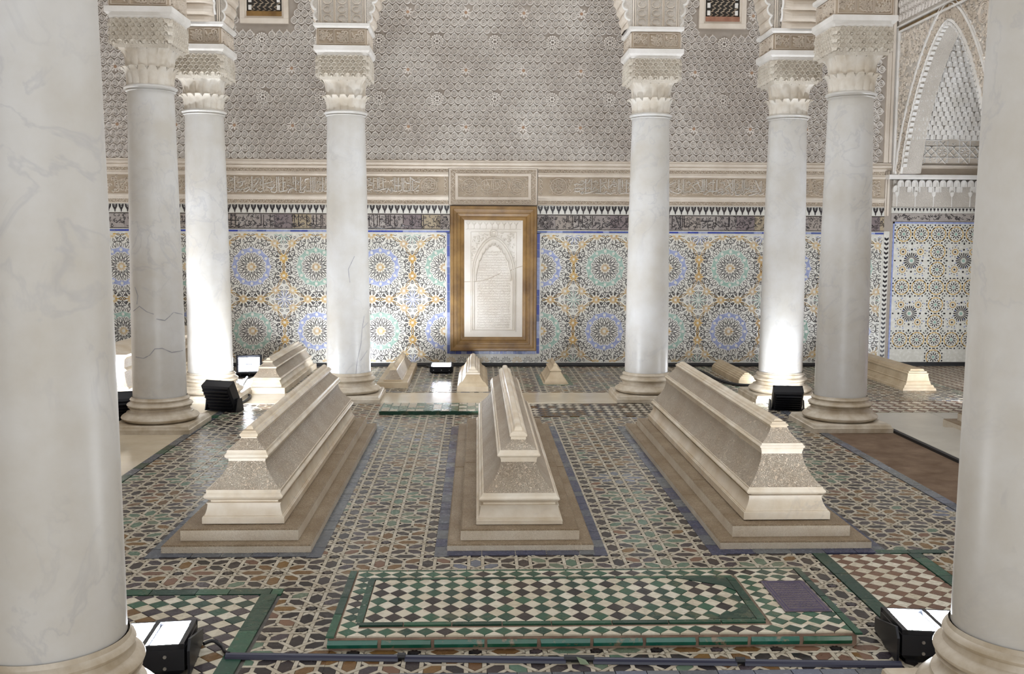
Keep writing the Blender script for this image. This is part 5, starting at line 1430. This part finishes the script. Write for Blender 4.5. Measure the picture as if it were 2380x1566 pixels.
# purple inscribed plaque
PURPLE = stone('plaque_purple', (0.075, 0.06, 0.12), (0.16, 0.13, 0.17), scale=30, rough=0.4, carve=0.6, carve_scale=120, dirt_shade=(0.22, 0.17, 0.12), dirt_shade_amt=0.5)
b = MB(); b.box(plq[0], plq[1], plq[2], plq[3], gz - 0.004, gz + 0.003); plqo = rel(b).build('inscribed_plaque', PURPLE, gs, label='worn purple inscribed plaque')
b = MB()
for o in (0.010, 0.022):
    b.ribbon([(plq[0] + o, plq[2] + o), (plq[1] - o, plq[2] + o), (plq[1] - o, plq[3] - o), (plq[0] + o, plq[3] - o)], 0.004, 0.0015, FR_FLOOR, 0, True, True, gz + 0.003)
for r in range(11):
    y = plq[2] + 0.045 + r * 0.024
    x = plq[0] + 0.03
    while x < plq[1] - 0.03:
        l = random.uniform(0.006, 0.014)
        b.ribbon([(x, y), (x + l / 2, y + random.uniform(0.002, 0.012)), (x + l, y)], 0.0025, 0.001, FR_FLOOR, 0, False, True, gz + 0.003); x += l + 0.001
rel(b).build('plaque_lettering', glaze('plaque_violet', (0.07, 0.05, 0.17), rough=0.4), plqo, kind='stuff')
# low green-edged slab further back
s2 = empty('tiled_floor_slab', (-0.37, 8.14, 0), label='thin raised floor slab with a dark green edge behind the left tomb', cat='grave slab')
b = MB(); b.box(-0.41, 0.50, -0.21, 0.21, 0.0, 0.028); b.build('slab_edge', T_GREEN, s2)
b = MB()
random.seed(3)
for i in range(13):
    for j in range(5):
        x0 = -0.40 + i * 0.069; y0 = -0.20 + j * 0.08
        b.prism([(x0 + 0.003, y0 + 0.003), (x0 + 0.064, y0 + 0.003), (x0 + 0.064, y0 + 0.075), (x0 + 0.003, y0 + 0.075)], 0.028, 0.031, FR_FLOOR, random.choice((0, 0, 1, 2)))
b.build('slab_tiles', [T_STRAP, T_MINT, T_MINT], s2, kind='stuff')

# ================================================================ ALCOVE IN THE RIGHT WALL
PX0, PX1, PZ0, PZ1 = 4.60, 5.635, 0.045, 1.605
b = MB(); b.box(PX0, PX1, YW - 0.008, YW, PZ0, PZ1); apan = b.build('alcove_tile_panel', T_WALL, wall_right)
am = MB(); AW, AB, AY_, AU, AG = 0, 1, 2, 3, 4
def FA(u, v, d): return (u, YW - 0.008 - d, v)
def dot(x, z, r, c, n=6, a0=0.0): am.prism([(x + r * cos(a0 + 2 * pi * k / n), z + r * sin(a0 + 2 * pi * k / n)) for k in range(n)], 0, 0.0016, FA, c)
def petal(x, z, a, r0, r1, w0, w1, c):
    ca, sa = cos(a), sin(a)
    P = [(r0, w0), (r1 - w1, w1), (r1, 0), (r1 - w1, -w1), (r0, -w0)]
    am.prism([(x + p * ca - q * sa, z + p * sa + q * ca) for p, q in P][::-1], 0, 0.0016, FA, c)
pit = (PX1 - PX0 - 0.055) / 5
def acell(x, z):
    s = pit / 0.2
    dot(x, z, 0.015 * s, AG, 10)
    for k in range(10):
        a = 2 * pi * k / 10 + 0.31
        petal(x, z, a, 0.024 * s, 0.056 * s, 0.0045 * s, 0.0062 * s, AB)
        dot(x + 0.064 * s * cos(a + 0.314), z + 0.064 * s * sin(a + 0.314), 0.0068 * s, AB, 5, a)
    for k in range(8):
        a = k * pi / 4 + pi / 8
        for d_ in (-0.19, 0.19):
            am.ribbon([(x + 0.082 * s * cos(a + d_ + t), z + 0.082 * s * sin(a + d_ + t)) for t in (-0.16, 0.0, 0.16)], 0.012 * s, 0.0016, FA, AY_, False, False)
        q = k * pi / 4
        petal(x + 0.085 * s * cos(q), z + 0.085 * s * sin(q), q + pi / 2, -0.016 * s, 0.016 * s, 0.0055 * s, 0.0055 * s, AB) if k % 2 else None
    for k in range(4):
        a = k * pi / 2
        cx, cz = x + 0.1 * s * cos(a), z + 0.1 * s * sin(a)
        petal(cx, cz, a + pi / 2, -0.016 * s, 0.016 * s, 0.005 * s, 0.005 * s, AB)
        for d_ in (-0.042, 0.042): dot(cx - d_ * s * sin(a), cz + d_ * s * cos(a), 0.0095 * s, AB, 8)
    for sx, sz in ((1, 1), (1, -1), (-1, 1), (-1, -1)):
        dot(x + sx * 0.1 * s, z + sz * 0.1 * s, 0.0075 * s, AB, 8); dot(x + sx * 0.082 * s, z + sz * 0.1 * s, 0.006 * s, AG, 3); dot(x + sx * 0.1 * s, z + sz * 0.082 * s, 0.006 * s, AG, 3)
        petal(x + sx * 0.078 * s, z + sz * 0.078 * s, atan2(sz, -sx), -0.014 * s, 0.014 * s, 0.005 * s, 0.005 * s, AB)
def aburst(x, z):
    s = pit / 0.2
    dot(x, z, 0.019 * s, AG, 12)
    for k in range(20):
        a = 2 * pi * k / 20; petal(x, z, a, 0.032 * s, 0.092 * s, 0.0028 * s, 0.0072 * s, AB)
    for k in range(4):
        a = k * pi / 2
        dot(x + 0.125 * s * cos(a), z + 0.125 * s * sin(a), 0.012 * s, AB, 8); dot(x + 0.19 * s * cos(a), z + 0.19 * s * sin(a), 0.010 * s, AB, 8)
    for sx, sz in ((1, 1), (1, -1), (-1, 1), (-1, -1)):
        cx, cz = x + sx * 0.1 * s, z + sz * 0.1 * s
        dot(cx, cz, 0.012 * s, AB, 8)
        for k in range(10):
            a = 2 * pi * k / 10
            dot(cx + 0.031 * s * cos(a), cz + 0.031 * s * sin(a), 0.0085 * s, AY_, 6); dot(cx + 0.055 * s * cos(a + .3), cz + 0.055 * s * sin(a + .3), 0.0065 * s, AB, 5, a)
            if k % 2 == 0: dot(cx + 0.074 * s * cos(a + .15), cz + 0.074 * s * sin(a + .15), 0.0085 * s, AU, 6)
x00 = PX0 + 0.0275 + pit / 2
zrow = PZ1 - 0.035 - pit / 2
r = 0
while zrow - r * pit > PZ0 - 0.04:
    z = zrow - r * pit
    for c in range(5):
        x = x00 + c * pit
        if r % 3 == 0 or c == 2: acell(x, z)
    if r % 3 == 1 and zrow - (r + 1) * pit > PZ0 + pit * 0.3:
        for c in (0.5, 3.5): aburst(x00 + c * pit, z - pit / 2)
    r += 1
am.build('rosette_mosaic', [T_WALL, T_WBLK, T_WYEL, T_WBLU, T_WGRN], apan, kind='stuff')
b = MB()
for x0, x1, z0, z1 in ((PX0, PX0 + 0.018, PZ0, PZ1), (PX1 - 0.018, PX1, PZ0, PZ1), (PX0, PX1, PZ1 - 0.018, PZ1)): b.box(x0, x1, YW - 0.011, YW - 0.007, z0, z1)
b.build('blue_border', T_WBLU, apan)
b = MB(); b.box(PX0, PX1, YW - 0.02, YW, 0, 0.042); b.build('alcove_skirting', BLACKP, wall_right)
b = MB(); b.box(4.575, 5.68, YW - 0.012, YW, 1.612, 1.700); b.build('alcove_inscription_tile', T_DARK[4], wall_right)
b = MB(); curls(b, 4.60, 5.65, 1.616, 1.696, 110, 0.006, 0.003, 0, 0.012, 0.008, 0.018); b.build('alcove_lettering', T_WBLK, wall_right, kind='stuff')
b = MB(); b.box(4.575, 5.68, YW - 0.012, YW, 1.702, 1.765); b.build('alcove_merlon_band', T_WALL, wall_right)
tri = MB(); tri.prism([(-0.014, 0), (0, -0.036), (0.014, 0)], 0.012, 0.015, lambda u, v, d: (u, -d, v)); tri = tri.mesh('alcove_merlon', T_WBLK)
for i in range(26): link('alcove_merlon', tri, wall_right, (4.61 + i * 0.0405, YW, 1.755))
# corbel table with muqarnas and the ledge
b = MB(); b.box(4.575, 5.68, YW - 0.03, YW, 1.77, 2.065); b.build('corbel_panel', STUCCO_CARVED, wall_right)
def niche_mesh(k_=1.0):
    """one honeycomb cell: small round-headed hood"""
    b = MB(); n = 7; w, h_, d = 0.034 * k_, 0.075 * k_, 0.03 * k_
    P = [(-w, 0.0)] + [(-w * cos(pi * k / n), h_ - w + w * sin(pi * k / n)) for k in range(n + 1)] + [(w, 0.0)]
    Q = [(-w * .62, 0.0)] + [(-w * .62 * cos(pi * k / n), h_ - w + w * .62 * sin(pi * k / n)) for k in range(n + 1)] + [(w * .62, 0.0)]
    m = len(P)
    v = [(p[0], 0.0, p[1]) for p in P] + [(p[0], -d, p[1]) for p in P] + [(q[0], -d, q[1]) for q in Q] + [(q[0] * 0.8, -d * 0.2, q[1] * 0.92) for q in Q]
    f = []
    for k in range(m - 1):
        for L in range(3): f.append((L * m + k, L * m + k + 1, (L + 1) * m + k + 1, (L + 1) * m + k))
    f.append(tuple(3 * m + k for k in range(m)))
    b.add(v, f); return b.mesh('muqarnas_cell', STUCCO_WHITE)
NM = niche_mesh(); NMS = niche_mesh(0.78)
for r in range(2):
    for i in range(14):
        if r == 0 and i % 3 == 1: continue
        o = link('muqarnas_cell', NM, wall_right, (4.60 + i * 0.078 + (0.039 if r else 0), YW - 0.03 - 0.02 * r, 1.93 + r * 0.058))
for i in range(6):
    x = 4.62 + i * 0.205
    b = MB(); b.lathe([(0.006, 1.77), (0.006, 1.88), (0.022, 1.90), (0.026, 1.93), (0.012, 1.945)], 10, (x, YW - 0.035)); b.build('corbel_colonnette', STUCCO_WHITE, wall_right)
b = MB(); b.rects([(4.50, 5.68, YW - 0.10, YW, 2.066), (4.49, 5.68, YW - 0.125, YW, 2.085), (4.49, 5.68, YW - 0.125, YW, 2.115)]); b.build('alcove_ledge', STUCCO_WHITE, wall_right)
# recess above the ledge with interlaced stars
b = MB(); b.box(4.76, 5.68, YW - 0.02, YW, 2.115, 2.56); rec = b.build('star_panel', STUCCO_WARM, wall_right)
b = MB()
def FS(u, v, d): return (u, YW - 0.02 - d, v)
for cx in (4.86, 5.11, 5.36, 5.61):
    V8 = [(cx + 0.155 * cos(k * pi / 4 + pi / 8), 2.37 + 0.155 * sin(k * pi / 4 + pi / 8)) for k in range(8)]
    for k in range(8):
        p, q = V8[k], V8[(k + 3) % 8]
        L_ = [(p[0] + (q[0] - p[0]) * t / 12, p[1] + (q[1] - p[1]) * t / 12) for t in range(13)]
        for r_ in runs(L_, (4.77, 5.67, 2.235, 2.495)): b.ribbon(r_, 0.012, 0.012, FS)
    for k in range(8):
        a = k * pi / 4; b.ribbon([(cx + 0.02 * cos(a), 2.37 + 0.02 * sin(a)), (cx + 0.045 * cos(a), 2.37 + 0.045 * sin(a))], 0.012, 0.010, FS)
curls(b, 4.78, 5.66, 2.24, 2.49, 120, 0.007, 0.006, 0, 0.02, 0.008, 0.018)
b.ribbon([(4.77, 2.50), (5.1, 2.50), (5.2, 2.54), (5.3, 2.50), (5.67, 2.50)], 0.014, 0.013, FS); b.ribbon([(4.77, 2.225), (5.67, 2.225)], 0.014, 0.013, FS)
b.build('star_strapwork', STUCCO_WHITE, rec, kind='stuff')
b = MB(); b.box(4.76, 5.68, YW - 0.055, YW, 2.205, 2.222); b.build('recess_lip', STUCCO_WARM, wall_right)
# honeycomb vault: cells on the far half of the pointed vault
cells = []
for r in range(23):
    t = r / 22
    z = 2.50 + 1.02 * t
    # offset from the arch axis at this height
    lo, hi = 0.0, AHW
    for _ in range(30):
        m = (lo + hi) / 2
        if arch_z(AYC + m, AHW, 2.12, 1.44) > z: lo = m
        else: hi = m
    y = AYC + lo
    for c in range(18):
        x = XR + 0.08 + c * 0.064 + (0.032 if r % 2 else 0)
        if x < 5.67: cells.append((x, y, z))
rest = MB()
for k, (x, y, z) in enumerate(cells):
    y += 0.02 + random.uniform(-0.008, 0.008); z += -0.03 + random.uniform(-0.006, 0.006)
    if k < 255: link('muqarnas_cell', NMS, wall_right, (x, y, z))
    else: rest.add([(v.co.x + x, v.co.y + y, v.co.z + z) for v in NMS.vertices], [tuple(p.vertices) for p in NMS.polygons])
rest.build('muqarnas_rest', STUCCO_WHITE, wall_right, kind='stuff')
b = MB(); n = 30
prev = None
for k in range(n + 1):
    u = AHW * k / n; y = AYC + u + 0.035; z = arch_z(AYC + u, AHW, 2.12, 1.44) + 0.02
    cur = [(XR + 0.2, y, z), (5.7, y, z)]
    if prev and z > 2.52: b.add([prev[0], prev[1], cur[1], cur[0]], [(0, 1, 2, 3)])
    prev = cur
prev = None
for k in range(n + 1):
    u = -AHW * k / n; y = AYC + u; z = arch_z(AYC + u, AHW, 2.12, 1.44) + 0.02
    cur = [(XR + 0.2, y, z), (5.7, y, z)]
    if prev: b.add([prev[0], prev[1], cur[1], cur[0]], [(0, 1, 2, 3)])
    prev = cur
b.build('alcove_vault', STUCCO_WARM, wall_right)
# arch rims and frame on the wall face
b = MB()
for off, w, h_ in ((0.02, 0.03, 0.018), (0.17, 0.022, 0.016), (0.205, 0.014, 0.012)):
    P = []
    for k in range(41):
        u = -AHW - off + 2 * (AHW + off) * k / 40
        P.append((AYC + u, arch_z(AYC + u, AHW + off, AZ0, AZR + off * 1.15)))
    P = [p for p in P if p[0] < YW - 0.02]
    b.ribbon(P, w, h_, FR_RIGHT)
b.build('arch_rim', STUCCO_WHITE, wall_right)
b = MB()
P = []
for k in range(301):
    u = -AHW + 2 * AHW * k / 300; P.append((AYC + u, arch_z(AYC + u)))
acc = 0; last = P[0]; i = 0
for p, q in zip(P, P[1:]):
    acc += hypot(q[0] - p[0], q[1] - p[1])
    if acc > 0.055:
        acc = 0
        dx, dz = q[0] - p[0], q[1] - p[1]; l = hypot(dx, dz); ux, uz = dx / l, dz / l
        c = [(p[0] + ux * s1 * 0.018 + uz * s2, p[1] + uz * s1 * 0.018 - ux * s2) for s1, s2 in ((-1, -0.008), (1, -0.008), (1, 0.022), (-1, 0.022))]
        b.prism(c, -0.03, 0.012, FR_RIGHT)
b.build('dentils', STUCCO_WHITE, wall_right, kind='stuff')
b = MB()
FY0, FY1, FZ1 = AYC - 1.13, YW - 0.02, 3.70
for o, w, d_ in ((0.0, 0.022, 0.02), (0.06, 0.02, 0.026)):
    b.ribbon([(FY0 + o, 2.12), (FY0 + o, FZ1 - o), (FY1 - o, FZ1 - o), (FY1 - o, 2.12)], w, d_, FR_RIGHT, 0, False, False)
b.build('alfiz_frame', STUCCO_WHITE, wall_right)
b = MB(); b.ribbon([(FY0 + 0.03, 2.12), (FY0 + 0.03, FZ1 - 0.03), (FY1 - 0.03, FZ1 - 0.03), (FY1 - 0.03, 2.12)], 0.035, 0.006, FR_RIGHT, 0, False, False)
b.build('alfiz_painted_band', stone('tarnished_gold', (0.12, 0.075, 0.03), (0.28, 0.19, 0.08), scale=14, rough=0.6), wall_right)
for yc in (AYC + 0.92, AYC - 0.72):
    b = MB()
    for rr in (0.10, 0.082):
        b.ribbon([(yc + rr * 0.95 * cos(t * pi / 10), 3.455 + rr * sin(t * pi / 10)) for t in range(20)], 0.012, 0.012, FR_RIGHT, 0, True)
    curls(b, yc - 0.06, yc + 0.06, 3.39, 3.52, 22, 0.010, 0.010, 0, 0, 0.01, 0.025, FR_RIGHT)
    b.build('spandrel_medallion', STUCCO_WARM, wall_right)
sp = MB()
for i in range(2600):
    y = random.uniform(FY0 + 0.09, FY1 - 0.09); z = random.uniform(2.15, FZ1 - 0.08)
    if abs(y - AYC) < AHW + 0.23 and z < arch_z(y, AHW + 0.22, AZ0, AZR + 0.25) : continue
    if min(hypot(y - AYC - 0.92, z - 3.455), hypot(y - AYC + 0.72, z - 3.455)) < 0.12: continue
    a = random.uniform(0, 6.28); r_ = random.uniform(0.014, 0.028)
    sp.ribbon([(y + r_ * cos(a + t * 0.9), z + r_ * sin(a + t * 0.9)) for t in range(4)], 0.012, 0.012, FR_RIGHT)
sp.build('spandrel_scrolls', STUCCO_WARM, wall_right, kind='stuff')
ab = MB()
for i in range(800):
    u = random.uniform(-AHW - 0.14, AHW + 0.14)
    z0 = arch_z(AYC + u, AHW + 0.05, AZ0, AZR + 0.06); z1 = arch_z(AYC + u, AHW + 0.15, AZ0, AZR + 0.17)
    if z1 - z0 < 0.02 or AYC + u > YW - 0.05: continue
    z = random.uniform(z0 + 0.01, z1); a = random.uniform(0, 6.28); r_ = random.uniform(0.012, 0.024)
    ab.ribbon([(AYC + u + r_ * cos(a + t * 0.9), z + r_ * sin(a + t * 0.9)) for t in range(4)], 0.012, 0.010, FR_RIGHT)
ab.build('archivolt_scrolls', STUCCO_WARM, wall_right, kind='stuff')
# shells above the frame on the right wall
rs = MB()
for r in range(10):
    for c in range(44):
        y = 7.7 + c * PX + (PX / 2 if r % 2 else 0); z = 3.78 + r * PZ
        if y > YW - 0.05: continue
        s_ = SH[(r + c) % 3]
        rs.add([(XR + p[1], y - p[0], z + p[2]) for p in s_.v], s_.f)
rs.build('side_shell_field', STUCCO, wall_right, kind='stuff')
# strip of the near jamb: cornice, merlons and dado carried round
b = MB()
b.box(XR - 0.03, XR, 7.4, AY0, 2.16, 2.24); b.box(XR - 0.03, XR, 7.4, AY0, 1.83, 1.87)
b.build('side_cornice', STUCCO_WARM, wall_right)
b = MB(); b.box(XR - 0.006, XR, 7.4, AY0, 1.668, 1.762); b.build('side_merlon_band', T_WALL, wall_right)
b = MB(); b.box(XR - 0.006, XR, 7.4, AY0, 1.467, 1.50); b.box(XR - 0.007, XR, AY0 - 0.05, AY0 + 0.004, 0.0, 1.50); b.build('side_blue_border', T_BLUE, wall_right)
b = MB(); b.box(XR - 0.005, XR, 7.4, AY0 - 0.05, 0.03, 1.466); b.build('side_dado', T_PLUM, wall_right)

# ================================================================ FLOODLIGHTS
def flood(label, loc, rz, tilt, n=2, rows=1, pw=0.115, pd=0.24, hgt=0.085, lit=LED_MAIN, lift=0.06, yoke=True, group='LED floodlights standing on the floor'):
    """LED floodlight: modules side by side, lamp face tilted back by tilt from straight up (tilt 90 = facing -y)"""
    root = empty('led_floodlight', loc, rz, label=label, cat='floodlight', group=group)
    W = n * pw + 0.02; D = pd + 0.03
    ct, st_ = cos(tilt), sin(tilt)
    need = max(0.0, (D / 2) * abs(st_) + hgt * abs(ct) * 0.0) + 0.012
    zc = lift + (D / 2) * abs(st_)
    def X(mb):
        # local: lamp face up (+z) at z=0, body below; rotate about x
        mb.v = [(x, y * ct + z * st_ * -1.0, y * st_ * 1.0 + z * ct + zc + hgt * ct * 0.5) for x, y, z in mb.v]
        return mb
    b = MB(); b.rects([(-W / 2 + 0.012, W / 2 - 0.012, -D / 2 + 0.012, D / 2 - 0.012, -hgt), (-W / 2, W / 2, -D / 2, D / 2, -hgt + 0.015), (-W / 2, W / 2, -D / 2, D / 2, -0.004), (-W / 2 + 0.004, W / 2 - 0.004, -D / 2 + 0.004, D / 2 - 0.004, 0.0)], bottom=True)
    body = X(b).build('housing', BLACKM, root)
    for k in range(7):
        y = -D / 2 + 0.03 + k * (D - 0.06) / 6
        b = MB(); b.box(-W / 2 + 0.02, W / 2 - 0.02, y - 0.004, y + 0.004, -hgt - 0.018, -hgt + 0.002); X(b).build('cooling_fin', BLACKM, body)
    LEDM = led('led_' + label[:12], lit)
    for k in range(n):
        x0 = -W / 2 + 0.01 + k * pw + 0.016; x1 = x0 + pw - 0.032
        for q in range(rows):
            y0 = -pd / 2 + 0.010 + q * (pd - 0.008) / rows; y1 = y0 + (pd - 0.008) / rows - 0.012
            b = MB(); b.prism([(x0, y0), (x1, y0), (x1, y1), (x0, y1)], 0.0, 0.003, FR_FLOOR); X(b).build('led_panel', LEDM, root)
    for k in range(n + 1):
        x = -W / 2 + 0.01 + k * pw
        b = MB(); b.box(x - 0.008, x + 0.008, -D / 2, D / 2, -0.002, 0.014); X(b).build('module_bar', BLACKM, root)
    for y in (-D / 2 + 0.006, D / 2 - 0.006):
        b = MB(); b.box(-W / 2, W / 2, y - 0.006, y + 0.006, -0.002, 0.012); X(b).build('edge_bar', BLACKM, root)
    for sx in (-0.34, 0.0, 0.34):
        for z in (-0.025, -0.062):
            if sx == 0.0 and z < -0.05: continue
            b = MB(); b.prism([(sx * W + 0.006 * cos(t * pi / 3), z + 0.006 * sin(t * pi / 3)) for t in range(6)], 0, 0.004, lambda u, v, d: (u, -D / 2 - d, v)); X(b).build('screw', CHROME, body)
    if yoke:
        for s in (-1, 1):
            b = MB(); x = s * (W / 2 + 0.014)
            px = [(-0.03, zc + hgt * ct * 0.5 - 0.03), (0.03, zc + hgt * ct * 0.5 - 0.03), (0.055, 0.006), (-0.055, 0.006)] if abs(st_) > 0.4 else [(-D / 2 - 0.01, 0.09), (-D / 2 + 0.02, 0.12), (D / 2, 0.05), (D / 2, 0.006), (-D / 2 - 0.01, 0.006)]
            b.prism(px, -0.004, 0.004, lambda u, v, d, x=x: (x + d, u, v)); b.prism(px[::-1], -0.004, -0.0041, lambda u, v, d, x=x: (x + d, u, v)); b.build('yoke_arm', BLACKM, root)
        b = MB(); b.box(-W / 2 - 0.018, W / 2 + 0.018, -0.03, 0.03, 0.002, 0.008); b.build('yoke_base', BLACKM, root)
    return root
PI = pi
flood('lit floodlight at the foot of the large left column', (-1.135, 3.24, 0), radians(7), radians(-5), n=3, pw=0.118, pd=0.25, lift=0.03, lit=LED_MAIN * 2.6)
flood('lit floodlight at the foot of the large right column', (1.64, 3.28, 0), radians(-8), radians(-5), n=3, pw=0.135, pd=0.25, lift=0.035, lit=LED_MAIN * 2.6)
flood('floodlight seen from behind, shining on the lit left column', (-2.05, 8.13, 0), radians(160), radians(62), n=2, pw=0.12, pd=0.22, lift=0.01, lit=LED_MAIN * 1.1)
flood('floodlight half hidden behind the foot of the cracked left column', (-2.72, 7.62, 0), radians(200), radians(55), n=2, pw=0.12, pd=0.22, lift=0.01, lit=LED_MAIN * 0.6)
flood('floodlight beside the column by the mortar patch, seen from behind', (2.56, 8.14, 0), radians(172), radians(58), n=2, pw=0.11, pd=0.17, lift=0.01, lit=LED_MAIN * 1.1)
flood('dazzling floodlight facing the camera beside the grey-white tomb', (-2.30, 10.15, 0), radians(12), radians(60), n=1, rows=2, pw=0.235, pd=0.17, lift=0.02, lit=LED_MAIN * 1.3)
flood('small floodlight aimed at the wall left of the framed stele', (-0.37, 10.42, 0), radians(0), radians(14), n=1, rows=2, yoke=False, pw=0.22, pd=0.10, hgt=0.06, lift=0.035, lit=260.0)
flood('small floodlight behind the foot of the floodlit right column', (2.83, 9.45, 0), radians(-95), radians(60), n=1, pw=0.12, pd=0.16, lift=0.01, lit=LED_MAIN * 0.8)
flood('floodlight aimed at the wall, hidden behind the column left of the stele', (-1.33, 10.35, 0), radians(180), radians(50), n=2, pw=0.11, pd=0.12, hgt=0.06, lift=0.01, lit=150.0)
WASH = 430.0  # radiance of the added lamps that brighten the upper back wall
flood('wall-washing floodlight hidden behind the far end of the middle great tomb', (0.20, 7.66, 0), radians(180), radians(20), n=3, pw=0.10, pd=0.18, hgt=0.06, lift=0.01, lit=WASH * 0.75)  # unseen lamp added to lift the middle of the back wall
flood('floodlight inside the alcove, hidden behind the large right column', (5.0, 9.15, 0), radians(180), radians(50), n=2, pw=0.11, pd=0.16, hgt=0.06, lift=0.01, lit=85.0)  # unseen lamp added to brighten the alcove panel and floor
flood('wall-washing floodlight in the left aisle, hidden behind the large left column', (-3.35, 8.0, 0), radians(198), radians(24), n=3, pw=0.10, pd=0.18, hgt=0.06, lift=0.01, lit=WASH)  # unseen lamp added to lift the left of the stucco wall
flood('wall-washing floodlight in the right aisle, hidden behind the large right column', (4.22, 8.1, 0), radians(155), radians(24), n=3, pw=0.10, pd=0.18, hgt=0.06, lift=0.01, lit=WASH)  # unseen lamp added to lift the right of the stucco wall
# ================================================================ CABLES AND CONDUIT
cd = empty('cable_conduit', (0.28, 3.23, 0), label='dark blue cable conduit lying across the floor in front of the grave slab', cat='conduit')
def relc(mb): mb.v = [(p[0] - 0.28, p[1] - 3.23, p[2]) for p in mb.v]; return mb
def cy(x): return 3.275 - (x + 0.84) * 0.055
for x0, x1 in ((-0.84, -0.262), (-0.240, 0.295), (0.385, 0.86), (0.885, 1.40)):
    b = MB(); R_ = 0.016; pts = []
    for x in (x0, x1):
        for k in range(7):
            a = pi * k / 6; pts.append((x, cy(x) - R_ * 1.1 * cos(a), R_ * sin(a) + 0.001))
    b.add(pts, [(k, k + 1, 8 + k, 7 + k) for k in range(6)] + [tuple(range(7)), tuple(range(7, 14))])
    relc(b).build('conduit_length', NAVYP, cd)
for x0, x1 in ((-0.264, -0.238), (0.29, 0.39), (0.857, 0.888)):
    b = MB(); b.tube([(x0, cy(x0), 0.013), (x1, cy(x1), 0.013)], 0.012, 8); relc(b).build('bare_cable', BLACKP, cd)
b = MB(); b.add([(0.33, cy(0.33) - 0.012, 0.024), (0.36, cy(0.33) - 0.014, 0.014), (0.372, cy(0.33) - 0.03, 0.004), (0.342, cy(0.33) - 0.026, 0.003)], [(0, 1, 2, 3)]); relc(b).build('torn_tape', glaze('torn_tape', (0.25, 0.32, 0.2), rough=0.6), cd)
def cable(label, pts, r=0.009):
    P = [Vector(p) for p in pts]; Q = []
    for i in range(len(P) - 1):
        p0, p1, p2, p3 = P[max(i - 1, 0)], P[i], P[i + 1], P[min(i + 2, len(P) - 1)]
        for k in range(6):
            t = k / 6
            Q.append(0.5 * ((2 * p1) + (-p0 + p2) * t + (2 * p0 - 5 * p1 + 4 * p2 - p3) * t * t + (-p0 + 3 * p1 - 3 * p2 + p3) * t ** 3))
    Q.append(P[-1])
    b = MB(); b.tube([tuple(q) for q in Q], r, 8)
    o = b.build('power_cable', BLACKP, label=label, cat='cable', group='black power cables'); autosmooth(o, 60); return o
cable('black cable from the near left floodlight to the floor conduit', [(-0.925, 3.32, 0.03), (-0.90, 3.345, 0.03), (-0.87, 3.34, 0.012), (-0.85, 3.30, 0.011), (-0.83, 3.277, 0.013)], 0.0065)
cable('black cable trailing from the lit left column to the grey-white tomb', [(-2.02, 8.32, 0.012), (-1.98, 8.55, 0.012), (-2.0, 8.85, 0.012), (-2.10, 9.0, 0.012), (-2.22, 9.5, 0.012), (-2.30, 10.05, 0.012)], 0.011)
cable('black cable running past the low bar tomb to the back wall', [(2.72, 9.45, 0.012), (2.5, 9.5, 0.012), (2.40, 9.9, 0.012), (2.38, 10.4, 0.012), (2.25, 10.95, 0.012)], 0.016)
cable('black cable from the small wall floodlight to the skirting', [(-0.40, 10.53, 0.012), (-0.46, 10.7, 0.012), (-0.55, 10.95, 0.012)], 0.012)
# green tile border round the smallest tomb
T = Tiler()
for r in ((0.60, 0.655, 9.56, 10.36), (0.875, 0.93, 9.56, 10.36), (0.655, 0.875, 9.545, 9.60)):
    strip(*r, 0.12, [T_MINT], 'tomb_border_tile', T)
T.emit(floor, 'tomb_border_rest', z1=0.002)
